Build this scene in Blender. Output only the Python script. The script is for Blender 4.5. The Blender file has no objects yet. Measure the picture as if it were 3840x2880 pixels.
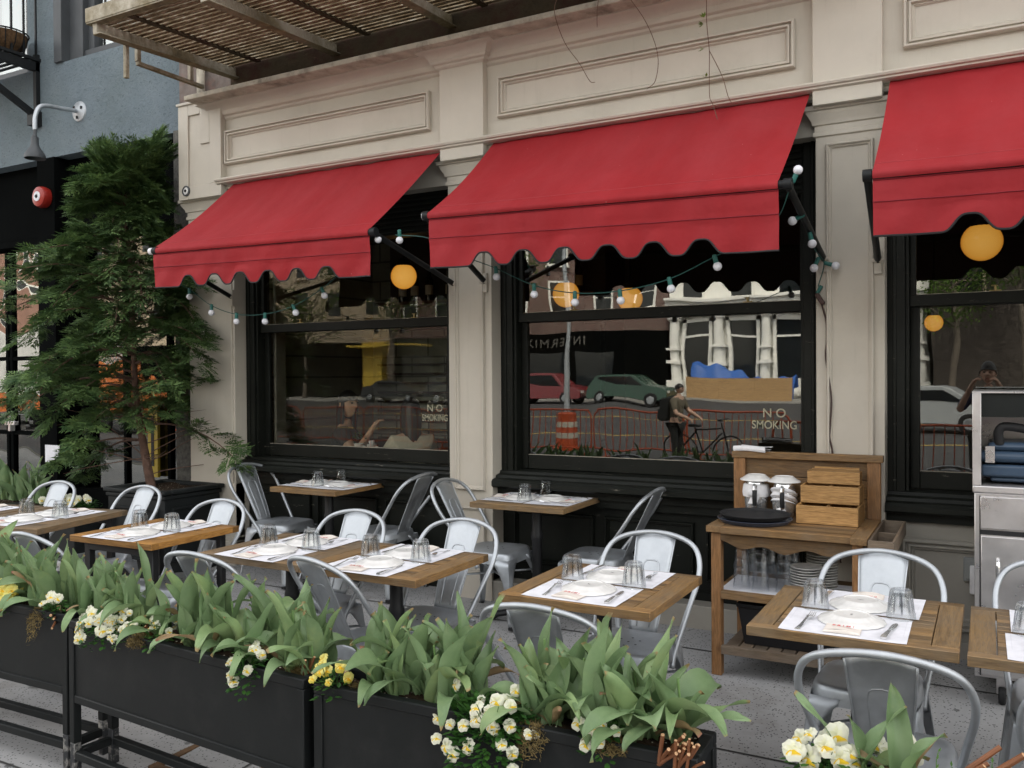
SKY_STRENGTH, SUN_STRENGTH, SKY_SAT = 0.82, 5.0, .30
import bpy, bmesh, math, random
from math import sin, cos, pi, radians, sqrt, atan2
from mathutils import Vector, Matrix, Euler

sc = bpy.context.scene
COL = sc.collection
GS = 0.0552                      # the sidewalk falls gently from the wall to the kerb
def gz(y): return GS * y

# ------------------------------------------------------------------ mesh builder
class MB:
    def __init__(s): s.v = []; s.f = []; s.m = []; s.uv = {}
    def add(s, vs, fs, mi=0):
        o = len(s.v); s.v += [tuple(p) for p in vs]
        for f in fs: s.f.append(tuple(i + o for i in f)); s.m.append(mi)
        return o
    def box(s, x0, x1, y0, y1, z0, z1, mi=0, M=None):
        vs = [Vector((x, y, z)) for z in (z0, z1) for y in (y0, y1) for x in (x0, x1)]
        if M is not None: vs = [M @ p for p in vs]
        s.add(vs, [(0, 2, 3, 1), (4, 5, 7, 6), (0, 1, 5, 4), (2, 6, 7, 3), (0, 4, 6, 2), (1, 3, 7, 5)], mi); return s
    def bar(s, a, b, w, h, mi=0, up=(0, 0, 1)):
        a = Vector(a); b = Vector(b); d = (b - a); L = d.length; d.normalize()
        u = Vector(up); r = d.cross(u)
        if r.length < 1e-4: r = d.cross(Vector((0, 1, 0)))
        r.normalize(); u = r.cross(d)
        M = Matrix((r, d, u)).transposed().to_4x4(); M.translation = a
        return s.box(-w / 2, w / 2, 0, L, -h / 2, h / 2, mi, M)
    def tube(s, pts, r, n=8, mi=0, caps=True, flat=1.0):
        pts = [Vector(p) for p in pts]; rs = r if isinstance(r, (list, tuple)) else [r] * len(pts)
        t0 = (pts[1] - pts[0]).normalized(); nrm = t0.orthogonal().normalized(); rings = []
        for i, p in enumerate(pts):
            t = ((pts[min(i + 1, len(pts) - 1)] - pts[max(i - 1, 0)])).normalized()
            nrm = (nrm - t * nrm.dot(t)); nrm = nrm.normalized() if nrm.length > 1e-6 else t.orthogonal().normalized()
            b = t.cross(nrm)
            rings.append([p + (nrm * cos(2 * pi * k / n) + b * sin(2 * pi * k / n) * flat) * rs[i] for k in range(n)])
        o = len(s.v)
        for g in rings: s.v += [tuple(q) for q in g]
        for i in range(len(pts) - 1):
            for k in range(n):
                a = o + i * n + k; b2 = o + i * n + (k + 1) % n
                s.f.append((a, b2, b2 + n, a + n)); s.m.append(mi)
        if caps:
            s.f.append(tuple(o + k for k in reversed(range(n)))); s.m.append(mi)
            e = o + (len(pts) - 1) * n; s.f.append(tuple(e + k for k in range(n))); s.m.append(mi)
        return s
    def lathe(s, prof, n=24, mi=0, M=None, lobes=0, amp=0.0, capb=False, capt=False):
        o = len(s.v)
        for (r, z) in prof:
            for k in range(n):
                a = 2 * pi * k / n; rr = r * (1 + amp * cos(lobes * a))
                p = Vector((rr * cos(a), rr * sin(a), z)); s.v.append(tuple(M @ p if M else p))
        for i in range(len(prof) - 1):
            for k in range(n):
                a = o + i * n + k; b = o + i * n + (k + 1) % n
                s.f.append((a, b, b + n, a + n)); s.m.append(mi)
        if capb: s.f.append(tuple(o + k for k in reversed(range(n)))); s.m.append(mi)
        if capt:
            e = o + (len(prof) - 1) * n; s.f.append(tuple(e + k for k in range(n))); s.m.append(mi)
        return s
    def sphere(s, c, r, n=16, m=10, mi=0, sc_=(1, 1, 1)):
        pr = [(max(1e-4, sin(pi * i / m)), -cos(pi * i / m)) for i in range(m + 1)]
        M = Matrix.Translation(c) @ Matrix.Diagonal((r * sc_[0], r * sc_[1], r * sc_[2], 1))
        return s.lathe(pr, n, mi, M)
    def grid(s, fn, nu, nv, mi=0, uv=False):
        o = len(s.v)
        for j in range(nv + 1):
            for i in range(nu + 1): s.v.append(tuple(fn(i / nu, j / nv)))
        for j in range(nv):
            for i in range(nu):
                a = o + j * (nu + 1) + i
                if uv: s.uv[len(s.f)] = [(i / nu, j / nv), ((i + 1) / nu, j / nv), ((i + 1) / nu, (j + 1) / nv), (i / nu, (j + 1) / nv)]
                s.f.append((a, a + 1, a + nu + 2, a + nu + 1)); s.m.append(mi)
        return s
    def prism(s, poly, h0, h1, mi=0, M=None):
        n = len(poly); vs = [Vector((p[0], p[1], h)) for h in (h0, h1) for p in poly]
        if M is not None: vs = [M @ p for p in vs]
        fs = [tuple(reversed(range(n))), tuple(range(n, 2 * n))] + [(k, (k + 1) % n, n + (k + 1) % n, n + k) for k in range(n)]
        s.add(vs, fs, mi); return s
    def build(s, name, mats, parent=None, smooth=False, bevel=0.0, seg=2, loc=None, rot=None, fixn=False, weld=False):
        me = bpy.data.meshes.new(name); me.from_pydata(s.v, [], s.f)
        mats = mats if isinstance(mats, (list, tuple)) else [mats]
        for m in mats: me.materials.append(m)
        if len(mats) > 1: me.polygons.foreach_set('material_index', s.m)
        if s.uv:
            ul = me.uv_layers.new(name='UVMap'); d = ul.data
            for p in me.polygons:
                c = s.uv.get(p.index)
                if c:
                    for q, li in enumerate(p.loop_indices): d[li].uv = c[q]
        if fixn or weld:
            bm = bmesh.new(); bm.from_mesh(me)
            if weld: bmesh.ops.remove_doubles(bm, verts=bm.verts, dist=1e-5)
            bmesh.ops.recalc_face_normals(bm, faces=bm.faces); bm.to_mesh(me); bm.free()
        if smooth:
            me.polygons.foreach_set('use_smooth', [True] * len(me.polygons))
            me.set_sharp_from_angle(angle=radians(smooth if smooth is not True else 40))
        me.update()
        o = bpy.data.objects.new(name, me); COL.objects.link(o)
        if parent is not None: o.parent = parent
        if loc is not None: o.location = loc
        if rot is not None: o.rotation_euler = rot
        if bevel:
            b = o.modifiers.new('Bevel', 'BEVEL'); b.width = bevel; b.segments = seg; b.limit_method = 'ANGLE'; b.angle_limit = radians(40)
            if not smooth: me.polygons.foreach_set('use_smooth', [True] * len(me.polygons)); me.set_sharp_from_angle(angle=radians(40)); b.harden_normals = False
        return o

def tag(o, label=None, cat=None, group=None, kind=None):
    if label: o['label'] = label
    if cat: o['category'] = cat
    if group: o['group'] = group
    if kind: o['kind'] = kind
    return o
def thing(name, label, cat, loc=(0, 0, 0), rotz=0.0, group=None, kind=None):
    o = bpy.data.objects.new(name, None); COL.objects.link(o); o.empty_display_size = .1
    o.location = loc; o.rotation_euler = (0, 0, rotz)
    return tag(o, label, cat, group, kind)
def dup(root, loc, rotz=0.0, label=None, group=None):
    def cp(o, par):
        c = o.copy(); COL.objects.link(c)
        if par is not None: c.parent = par
        for ch in list(o.children): cp(ch, c)
        return c
    r = cp(root, None); r.location = loc
    r.rotation_euler = rotz if isinstance(rotz, (tuple, Euler)) else (0, 0, rotz)
    if label: r['label'] = label
    if group: r['group'] = group
    return r
def spline(pts, n=6):
    P = [Vector(p) for p in pts]; P = [P[0] * 2 - P[1]] + P + [P[-1] * 2 - P[-2]]; out = []
    for i in range(1, len(P) - 2):
        for k in range(n):
            t = k / n; a, b, c, d = P[i - 1], P[i], P[i + 1], P[i + 2]
            out.append(0.5 * ((2 * b) + (c - a) * t + (2 * a - 5 * b + 4 * c - d) * t * t + (3 * b - a - 3 * c + d) * t ** 3))
    out.append(P[-2]); return out
def textmesh(name, body, size, mat, parent, loc, rot, extr=0.0008, align='CENTER', spacing=1.0, wscale=1.0):
    cu = bpy.data.curves.new(name, 'FONT'); cu.body = body; cu.size = size; cu.extrude = extr; cu.align_x = align; cu.align_y = 'CENTER'
    cu.space_character = spacing; cu.offset = size * 0.006
    t = bpy.data.objects.new(name, cu); COL.objects.link(t)
    dg = bpy.context.evaluated_depsgraph_get(); me = bpy.data.meshes.new_from_object(t.evaluated_get(dg))
    bpy.data.objects.remove(t); bpy.data.curves.remove(cu)
    me.materials.clear(); me.materials.append(mat)
    o = bpy.data.objects.new(name, me); COL.objects.link(o); o.parent = parent; o.location = loc; o.rotation_euler = rot; o.scale = (wscale, 1, 1)
    return o

# ------------------------------------------------------------------ materials
class NT:
    def __init__(s, name):
        s.mat = bpy.data.materials.new(name); s.mat.use_nodes = True; s.t = s.mat.node_tree; s.n = s.t.nodes; s.l = s.t.links
        s.p = s.n['Principled BSDF']; s.out = s.n['Material Output']; s._c = None
    def node(s, typ, **kw):
        n = s.n.new(typ)
        for k, v in kw.items(): setattr(n, k, v)
        return n
    def link(s, a, b): s.l.new(a, b)
    def coord(s, scale=(1, 1, 1), rnd=False):
        tc = s.node('ShaderNodeTexCoord'); mp = s.node('ShaderNodeMapping'); mp.inputs['Scale'].default_value = scale
        if rnd:
            oi = s.node('ShaderNodeObjectInfo'); ad = s.node('ShaderNodeVectorMath', operation='MULTIPLY_ADD')
            s.link(oi.outputs['Random'], ad.inputs[0]); ad.inputs[1].default_value = (31.7, 17.3, 11.9); s.link(tc.outputs['Object'], ad.inputs[2]); s.link(ad.outputs[0], mp.inputs[0])
        else: s.link(tc.outputs['Object'], mp.inputs[0])
        return mp.outputs[0]
    def noise(s, vec, scale, detail=4, rough=.6, dist=0.0):
        n = s.node('ShaderNodeTexNoise'); n.inputs['Scale'].default_value = scale; n.inputs['Detail'].default_value = detail
        n.inputs['Roughness'].default_value = rough; n.inputs['Distortion'].default_value = dist; s.link(vec, n.inputs['Vector']); return n.outputs['Fac']
    def ramp(s, fac, stops):
        r = s.node('ShaderNodeValToRGB'); e = r.color_ramp.elements
        while len(e) < len(stops): e.new(.5)
        for q, (p, c) in zip(e, stops): q.position = p; q.color = (*c, 1) if len(c) == 3 else c
        s.link(fac, r.inputs[0]); return r.outputs[0]
    def mix(s, fac, a, b, mode='MIX'):
        m = s.node('ShaderNodeMix', data_type='RGBA', blend_type=mode)
        for i, v in ((0, fac), (6, a), (7, b)):
            if hasattr(v, 'is_linked'): s.link(v, m.inputs[i])
            elif isinstance(v, (int, float)): m.inputs[i].default_value = v
            else: m.inputs[i].default_value = (*v, 1)
        return m.outputs[2]
    def bump(s, h, strength=.3, dist=.01, prev=None):
        b = s.node('ShaderNodeBump'); b.inputs['Strength'].default_value = strength; b.inputs['Distance'].default_value = dist; s.link(h, b.inputs['Height'])
        if prev is not None: s.link(prev, b.inputs['Normal'])
        s.link(b.outputs[0], s.p.inputs['Normal']); return b.outputs[0]
    def set(s, col=None, rough=None, metal=None, spec=None):
        for k, v in (('Base Color', col), ('Roughness', rough), ('Metallic', metal), ('Specular IOR Level', spec)):
            if v is None: continue
            i = s.p.inputs[k]
            if hasattr(v, 'is_linked'): s.link(v, i)
            elif isinstance(v, (int, float)): i.default_value = v
            else: i.default_value = (*v, 1)
        return s.mat
def sh(c, k): return tuple(max(0, min(1, x * k)) for x in c)

def paint(name, c, rough=.5, var=.12, scale=3, bump=.08, dirt=None, dscale=1.2, damt=.5, spec=.4, metal=0.0):
    t = NT(name); v = t.coord(); n = t.noise(v, scale, 6); col = t.ramp(n, [(.3, sh(c, 1 - var)), (.7, sh(c, 1 + var))])
    if dirt:
        d = t.noise(v, dscale, 8, .7); k = t.ramp(d, [(.5, (0, 0, 0)), (.72, (damt,) * 3)]); col = t.mix(k, col, dirt)
    t.bump(t.noise(v, scale * 22, 3), bump, .004); return t.set(col, rough, metal, spec)
def simple(name, c, rough=.5, metal=0.0, spec=.5):
    t = NT(name); v = t.coord(rnd=True); n = t.noise(v, 14, 4); t.set(t.ramp(n, [(.3, sh(c, .88)), (.7, sh(c, 1.1))]), rough, metal, spec)
    return t.mat
def wood(name, a, b, axis='x', grey=0.0, rough=.55, scale=1.0):
    t = NT(name); s1 = {'x': (1.2, 16, 16), 'y': (16, 1.2, 16), 'z': (16, 16, 1.2)}[axis]
    v = t.coord(tuple(q * scale for q in s1), True); n = t.noise(v, 2.2, 7, .65, 1.6); f = t.noise(v, 14, 3, .6)
    col = t.ramp(n, [(.28, sh(a, .42)), (.42, a), (.56, b), (.66, sh(a, .75)), (.78, sh(b, 1.1))])
    col = t.mix(.45, col, t.ramp(f, [(.35, sh(a, .25)), (.65, b)]))
    isl = t.node('ShaderNodeNewGeometry'); pr = t.ramp(isl.outputs['Random Per Island'], [(0, (.55, .53, .5)), (.5, (.95, .95, .95)), (1, (1.4, 1.32, 1.2))])
    col = t.mix(1.0, col, pr, 'MULTIPLY')
    if grey:
        v2 = t.coord((1, 1, 1), True); g = t.noise(v2, 5, 6, .7); k = t.ramp(g, [(.38, (0, 0, 0)), (.68, (grey,) * 3)]); col = t.mix(k, col, (.16, .135, .105))
    r = t.ramp(f, [(.3, (rough - .1,) * 3), (.7, (rough + .12,) * 3)])
    t.bump(f, .25, .002); return t.set(col, r, 0, .35)
def metal(name, c, rough=.35, var=.15, scratch=True, metal_=1.0):
    t = NT(name); v = t.coord(rnd=True); n = t.noise(v, 6, 6, .65); n2 = t.noise(v, 40, 3)
    col = t.ramp(n, [(.3, sh(c, 1 - var)), (.7, sh(c, 1 + var))])
    r = t.ramp(n, [(.3, (rough * .75,) * 3), (.7, (rough * 1.4,) * 3)])
    if scratch: t.bump(n2, .05, .001)
    return t.set(col, r, metal_ * .8 if metal_ == 1 else metal_)
def emit(name, c, e):
    t = NT(name); t.p.inputs['Emission Color'].default_value = (*c, 1); t.p.inputs['Emission Strength'].default_value = e
    lw = t.node('ShaderNodeLayerWeight'); lw.inputs[0].default_value = .4
    t.link(t.ramp(lw.outputs['Facing'], [(0, sh((c[0], c[1] * 1.12, c[2] * 1.6), 1.12)), (.45, c), (.95, sh((c[0], c[1] * .7, c[2] * .4), .62))]), t.p.inputs['Emission Color'])
    return t.set(c, .25)
def glass_pane(name, refl=.22, tint=(.8, .82, .78), rough=.0, wav=.0015):
    t = NT(name); t.n.remove(t.p); tr = t.node('ShaderNodeBsdfTransparent'); tr.inputs[0].default_value = (*tint, 1)
    gl = t.node('ShaderNodeBsdfGlossy'); gl.inputs['Roughness'].default_value = rough; gl.inputs[0].default_value = (.95, .97, .93, 1)
    fr = t.node('ShaderNodeFresnel'); fr.inputs[0].default_value = 1.5
    ma = t.node('ShaderNodeMath', operation='MULTIPLY_ADD'); t.link(fr.outputs[0], ma.inputs[0]); ma.inputs[1].default_value = 1.0; ma.inputs[2].default_value = refl
    ma.use_clamp = True
    v = t.coord(); b = t.node('ShaderNodeBump'); b.inputs['Strength'].default_value = 1; b.inputs['Distance'].default_value = wav
    t.link(t.noise(v, 1.6, 1), b.inputs['Height']); t.link(b.outputs[0], gl.inputs['Normal'])
    mx = t.node('ShaderNodeMixShader'); t.link(ma.outputs[0], mx.inputs[0]); t.link(tr.outputs[0], mx.inputs[1]); t.link(gl.outputs[0], mx.inputs[2])
    t.link(mx.outputs[0], t.out.inputs[0]); return t.mat
def tumbler_glass(name):
    t = NT(name); t.n.remove(t.p); g = t.node('ShaderNodeBsdfGlass'); g.inputs['IOR'].default_value = 1.47; g.inputs['Roughness'].default_value = 0; g.inputs[0].default_value = (.97, .985, .98, 1)
    tr = t.node('ShaderNodeBsdfTransparent'); lw = t.node('ShaderNodeLayerWeight'); lw.inputs[0].default_value = .4
    tc = t.node('ShaderNodeTexCoord'); sp = t.node('ShaderNodeSeparateXYZ'); t.link(tc.outputs['Object'], sp.inputs[0])
    an = t.node('ShaderNodeMath', operation='ARCTAN2'); t.link(sp.outputs['Y'], an.inputs[0]); t.link(sp.outputs['X'], an.inputs[1])
    m1 = t.node('ShaderNodeMath', operation='MULTIPLY'); t.link(an.outputs[0], m1.inputs[0]); m1.inputs[1].default_value = 10; s1 = t.node('ShaderNodeMath', operation='SINE'); t.link(m1.outputs[0], s1.inputs[0])
    fl = t.ramp(s1.outputs[0], [(0, (1, 1, 1)), (.55, (1, 1, 1)), (.8, (.72, .73, .75)), (.97, (.38, .39, .41))])   # dark stripes put into the tint for light bent by the flutes
    zm = t.ramp(sp.outputs['Z'], [(.018, (0, 0, 0)), (.035, (1, 1, 1)), (.085, (1, 1, 1)), (.098, (.2, .2, .2))])
    rb = t.mix(zm, (1, 1, 1), fl)
    tint = t.ramp(lw.outputs['Facing'], [(.15, (.985, .99, .99)), (.6, (.93, .945, .955)), (.95, (.55, .57, .6))])
    t.link(t.mix(1.0, tint, rb, 'MULTIPLY'), tr.inputs[0])
    mx = t.node('ShaderNodeMixShader'); mx.inputs[0].default_value = .30; t.link(tr.outputs[0], mx.inputs[1]); t.link(g.outputs[0], mx.inputs[2]); t.link(mx.outputs[0], t.out.inputs[0]); return t.mat
def thin_tumbler(name):
    t = NT(name); t.n.remove(t.p); tr = t.node('ShaderNodeBsdfTransparent'); gl = t.node('ShaderNodeBsdfGlossy'); gl.inputs['Roughness'].default_value = .04
    gl.inputs[0].default_value = (.97, .98, 1, 1); lw = t.node('ShaderNodeLayerWeight'); lw.inputs[0].default_value = .38
    v = t.coord((70, 70, 6)); b = t.node('ShaderNodeBump'); b.inputs['Strength'].default_value = .6; b.inputs['Distance'].default_value = .01; t.link(t.noise(v, 1.0, 2), b.inputs['Height'])
    t.link(b.outputs[0], gl.inputs['Normal']); t.link(b.outputs[0], lw.inputs['Normal']); k = t.ramp(lw.outputs['Facing'], [(0, (.05,) * 3), (.5, (.18,) * 3), (1, (.8,) * 3)])
    t.link(t.ramp(lw.outputs['Facing'], [(.2, (.95, .96, .97)), (.6, (.85, .87, .89)), (1, (.5, .53, .56))]), tr.inputs[0])
    mx = t.node('ShaderNodeMixShader'); t.link(k, mx.inputs[0]); t.link(tr.outputs[0], mx.inputs[1]); t.link(gl.outputs[0], mx.inputs[2]); t.link(mx.outputs[0], t.out.inputs[0])
    return t.mat
def leafmat(name, a, b, tip=None, trans=.25, rough=.5):
    t = NT(name); v = t.coord(rnd=True); n = t.noise(v, 9, 4); gi = t.node('ShaderNodeNewGeometry')
    col = t.ramp(n, [(.3, a), (.7, b)]); col = t.mix(1.0, col, t.ramp(gi.outputs['Random Per Island'], [(0, (.72, .74, .7)), (.6, (1, 1, 1)), (1, (1.3, 1.22, 1.05))]), 'MULTIPLY')
    if tip:
        uv = t.node('ShaderNodeTexCoord'); sp = t.node('ShaderNodeSeparateXYZ'); t.link(uv.outputs['UV'], sp.inputs[0])
        ad = t.node('ShaderNodeMath', operation='MULTIPLY_ADD'); t.link(t.noise(v, 5, 2), ad.inputs[0]); ad.inputs[1].default_value = .16; vm = t.node('ShaderNodeMath', operation='MULTIPLY'); vm.inputs[1].default_value = .9; t.link(sp.outputs['Y'], vm.inputs[0]); t.link(vm.outputs[0], ad.inputs[2])
        k = t.ramp(ad.outputs[0], [(.945, (0, 0, 0)), (.975, (.9, .9, .9))])
        col = t.mix(k, col, tip)
        st = t.node('ShaderNodeTexWave'); st.inputs['Scale'].default_value = 6; mp = t.node('ShaderNodeMapping'); mp.inputs['Scale'].default_value = (2.2, .05, 1); t.link(uv.outputs['UV'], mp.inputs[0]); t.link(mp.outputs[0], st.inputs['Vector'])
        col = t.mix(.22, col, t.ramp(st.outputs['Fac'], [(0, sh(a, .6)), (1, sh(b, 1.4))])); yl = t.noise(v, 3.5, 5, .7); col = t.mix(t.ramp(yl, [(.56, (0, 0, 0)), (.76, (.45,) * 3)]), col, (b[0] * 1.35, b[1] * 1.12, b[2] * .75))
    t.set(col, rough, 0, .35)
    tl = t.node('ShaderNodeBsdfTranslucent'); t.link(col, tl.inputs[0]); mx = t.node('ShaderNodeMixShader'); mx.inputs[0].default_value = trans
    t.link(t.p.outputs[0], mx.inputs[1]); t.link(tl.outputs[0], mx.inputs[2]); t.link(mx.outputs[0], t.out.inputs[0])
    return t.mat
def fabric(name, c, var=.1):
    t = NT(name); v = t.coord(); n = t.noise(v, 1.8, 5, .6, .4); v2 = t.coord((4, .6, .6)); st = t.noise(v2, 2.4, 4, .6)
    col = t.ramp(n, [(.3, sh(c, 1 - var)), (.7, sh(c, 1 + var))]); col = t.mix(t.ramp(st, [(.45, (0, 0, 0)), (.75, (.3,) * 3)]), col, sh(c, .74)); fd = t.noise(t.coord((1.2, .5, .5)), 1.6, 5, .65); col = t.mix(t.ramp(fd, [(.42, (0, 0, 0)), (.7, (.4,) * 3)]), col, (c[0] * 1.22, c[1] * 3.2, c[2] * 3.0))
    vo = t.node('ShaderNodeTexVoronoi'); vo.inputs['Scale'].default_value = 9; t.link(v, vo.inputs['Vector'])
    col = t.mix(t.ramp(vo.outputs['Distance'], [(.012, (.6,) * 3), (.022, (0, 0, 0))]), col, (.75, .6, .55))
    bk = t.node('ShaderNodeNewGeometry'); col = t.mix(bk.outputs['Backfacing'], (.022, .006, .007), col)   # the underside of the cloth is coloured near black
    wv = t.noise(v, 420, 1); w2 = t.noise(v, 7, 3); b1 = t.bump(wv, .25, .001); t.bump(w2, .35, .02, b1)
    t.set(col, .75, 0, .25); t.p.inputs['Sheen Weight'].default_value = .25; t.p.inputs['Sheen Tint'].default_value = (*sh(c, 1.6), 1)
    tl = t.node('ShaderNodeBsdfTranslucent'); t.link(col, tl.inputs[0]); mx = t.node('ShaderNodeMixShader'); mx.inputs[0].default_value = .09
    t.link(t.p.outputs[0], mx.inputs[1]); t.link(tl.outputs[0], mx.inputs[2]); t.link(mx.outputs[0], t.out.inputs[0])
    return t.mat
def brick(name, a, b, mortar, scale=1.0, rot=True, bw=.22, bh=.075, ms=.012):
    t = NT(name); tc = t.node('ShaderNodeTexCoord'); mp = t.node('ShaderNodeMapping')
    if rot: mp.inputs['Rotation'].default_value = (radians(90), 0, 0)
    mp.inputs['Scale'].default_value = (scale,) * 3; t.link(tc.outputs['Object'], mp.inputs[0])
    br = t.node('ShaderNodeTexBrick'); t.link(mp.outputs[0], br.inputs['Vector']); br.inputs['Scale'].default_value = 1
    br.inputs['Brick Width'].default_value = bw; br.inputs['Row Height'].default_value = bh; br.inputs['Mortar Size'].default_value = ms
    br.inputs['Color1'].default_value = (*a, 1); br.inputs['Color2'].default_value = (*b, 1); br.inputs['Mortar'].default_value = (*mortar, 1)
    n = t.noise(mp.outputs[0], 3, 6, .7); col = t.mix(.5, br.outputs['Color'], t.ramp(n, [(.3, (.5, .5, .5)), (.7, (1.3, 1.3, 1.3))]), 'MULTIPLY')
    t.bump(br.outputs['Fac'], -.5, .01); return t.set(col, .85, 0, .2)

def grimy(name, c):
    t = NT(name); v = t.coord(); n = t.noise(v, 2.0, 6); col = t.ramp(n, [(.3, sh(c, .93)), (.7, sh(c, 1.05))])
    col = t.mix(t.ramp(t.noise(v, 1.1, 8, .7), [(.52, (0, 0, 0)), (.76, (.26,) * 3)]), col, (.30, .26, .20))
    s = t.noise(t.coord((7, 7, .5)), 2.2, 7, .75); col = t.mix(t.ramp(s, [(.56, (0, 0, 0)), (.8, (.22,) * 3)]), col, (.22, .19, .14))
    k = t.noise(v, 55, 4, .8); col = t.mix(t.ramp(k, [(.70, (0, 0, 0)), (.74, (.6,) * 3)]), col, (.16, .14, .11))
    b = t.bump(t.noise(v, 44, 3), .12, .004); t.bump(t.noise(t.coord((30, 30, 2)), 3, 3), .08, .003, b); return t.set(col, .5, 0, .35)
CREAM = (.53, .487, .415)
M = {}
M['cream'] = grimy('cream_paint', CREAM)
M['cream_grey'] = paint('grey_cream_paint', (.33, .31, .27), .5, .05, 2, .1, dirt=(.2, .18, .15), dscale=1.4, damt=.4)
M['ledge'] = paint('weathered_ledge', (.42, .38, .31), .8, .25, 9, .3, dirt=(.1, .085, .065), dscale=6, damt=.8)
def black_paint():
    t = NT('black_green_paint'); v = t.coord(); n = t.noise(v, 4, 5); col = t.ramp(n, [(.3, (.005, .006, .0045)), (.7, (.010, .0115, .009))])
    v2 = t.coord((1.5, 9, 14)); c = t.noise(v2, 2.6, 8, .8); col = t.mix(t.ramp(c, [(.635, (0, 0, 0)), (.655, (.8,) * 3)]), col, (.2, .185, .15))
    t.bump(t.noise(v, 60, 3), .12, .003); return t.set(col, .48, 0, .2)
M['black'] = black_paint()
M['black2'] = paint('soft_black_paint', (.012, .014, .013), .55, .2, 5, .1, spec=.2)
M['pane'] = glass_pane('window_glass', .015, (.86, .87, .80)); M['pane_street'] = glass_pane('mirroring_window_glass', .105, (.72, .73, .66), 0, .0018)
M['pane_blue'] = glass_pane('upper_window_glass', .22, (.7, .75, .8), 0, .004)
M['pane_shop'] = glass_pane('shop_glass', .15, (.5, .5, .5), 0, .006)
M['red'] = fabric('red_canvas', (.305, .0165, .021))
M['trim'] = simple('black_trim', (.008, .008, .009), .7)
M['darkmetal'] = paint('black_tube', (.009, .010, .011), .45, .2, 6, spec=.25)
M['steel'] = metal('galvanised_steel', (.45, .475, .50), .48, .2)
M['steel_dark'] = metal('worn_steel', (.36, .385, .405), .36, .2)
M['stainless'] = metal('brushed_stainless', (.62, .6, .6), .3, .1)
M['chrome'] = metal('cutlery_chrome', (.72, .72, .72), .12, .05, False)
M['white'] = simple('white_paper', (.73, .73, .77), .8)
M['china'] = simple('white_china', (.71, .70, .68), .18)
M['linen'] = simple('white_linen', (.78, .77, .78), .9)
M['napkin'] = simple('cream_napkin', (.72, .66, .6), .9)
M['redink'] = simple('red_ink', (.6, .05, .05), .8)
M['letter'] = simple('cream_lettering', (.40, .38, .27), .7)
M['tumbler'] = tumbler_glass('clear_tumbler')
M['bulb'] = simple('frosted_bulb', (.72, .72, .76), .3)
M['socket'] = simple('green_socket', (.015, .12, .1), .5)
M['wire'] = simple('green_wire', (.012, .07, .06), .6)
M['globe'] = emit('amber_globe', (.9, .40, .06), .72)
M['stucco'] = None
# ------------------------------------------------------------------ camera, sky, sun
def make_camera():
    f, yaw, pitch, roll = 3251.3438, 0.5018144, -0.0094509, -0.0066645
    cy, sy, cp, sp = cos(yaw), sin(yaw), cos(pitch), sin(pitch)
    fw = Vector((-sy * cp, cy * cp, sp)); r = Vector((cy, sy, 0)); u = r.cross(fw)
    cr, sr = cos(roll), sin(roll); r2 = r * cr + u * sr; u2 = r * -sr + u * cr
    cam = bpy.data.cameras.new('camera'); o = bpy.data.objects.new('camera', cam); COL.objects.link(o)
    m = Matrix((r2, u2, -fw)).transposed().to_4x4(); m.translation = Vector((0, -5.3389, 1.6)); o.matrix_world = m
    cam.sensor_width = 36; cam.lens = 36 * f / 3840; cam.clip_end = 2000; cam.clip_start = .02
    cam.dof.use_dof = True; cam.dof.focus_distance = 3.6; cam.dof.aperture_fstop = 16
    sc.camera = o
make_camera()
SUN_EL, SUN_AZ = radians(52), radians(18)       # the sun stands behind the restaurant: this pavement lies in open shade
w = bpy.data.worlds.new('World'); sc.world = w; w.use_nodes = True
wn = w.node_tree; bg = wn.nodes['Background']; sky = wn.nodes.new('ShaderNodeTexSky'); sky.sky_type = 'NISHITA'
sky.sun_disc = False; sky.sun_elevation = SUN_EL; sky.sun_rotation = SUN_AZ; sky.dust_density = 2.5; sky.air_density = 1.0; sky.ozone_density = 1.0
hs = wn.nodes.new('ShaderNodeHueSaturation'); hs.inputs['Saturation'].default_value = SKY_SAT
wn.links.new(sky.outputs[0], hs.inputs['Color']); wt = wn.nodes.new('ShaderNodeMix'); wt.data_type = 'RGBA'; wt.blend_type = 'MULTIPLY'; wt.inputs[0].default_value = 1; wt.inputs[7].default_value = (1.055, 1.0, .905, 1)
wn.links.new(hs.outputs[0], wt.inputs[6]); wn.links.new(wt.outputs[2], bg.inputs[0]); bg.inputs[1].default_value = SKY_STRENGTH
sl = bpy.data.lights.new('sun', 'SUN'); sl.energy = SUN_STRENGTH; sl.angle = radians(.53); sl.color = (1, .94, .85)
so = bpy.data.objects.new('sun', sl); COL.objects.link(so)
sd = Vector((sin(SUN_AZ) * cos(SUN_EL), cos(SUN_AZ) * cos(SUN_EL), sin(SUN_EL)))   # towards the sun
so.rotation_euler = sd.to_track_quat('Z', 'Y').to_euler(); so.location = sd * 60
sc.view_settings.view_transform = 'Standard'; sc.view_settings.look = 'None'; sc.view_settings.exposure = 0
sc.cycles.use_denoising = True; sc.cycles.max_bounces = 16; sc.cycles.transparent_max_bounces = 24; sc.cycles.sample_clamp_indirect = 6
sc.cycles.caustics_reflective = False; sc.cycles.caustics_refractive = True; sc.cycles.transmission_bounces = 14

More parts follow.
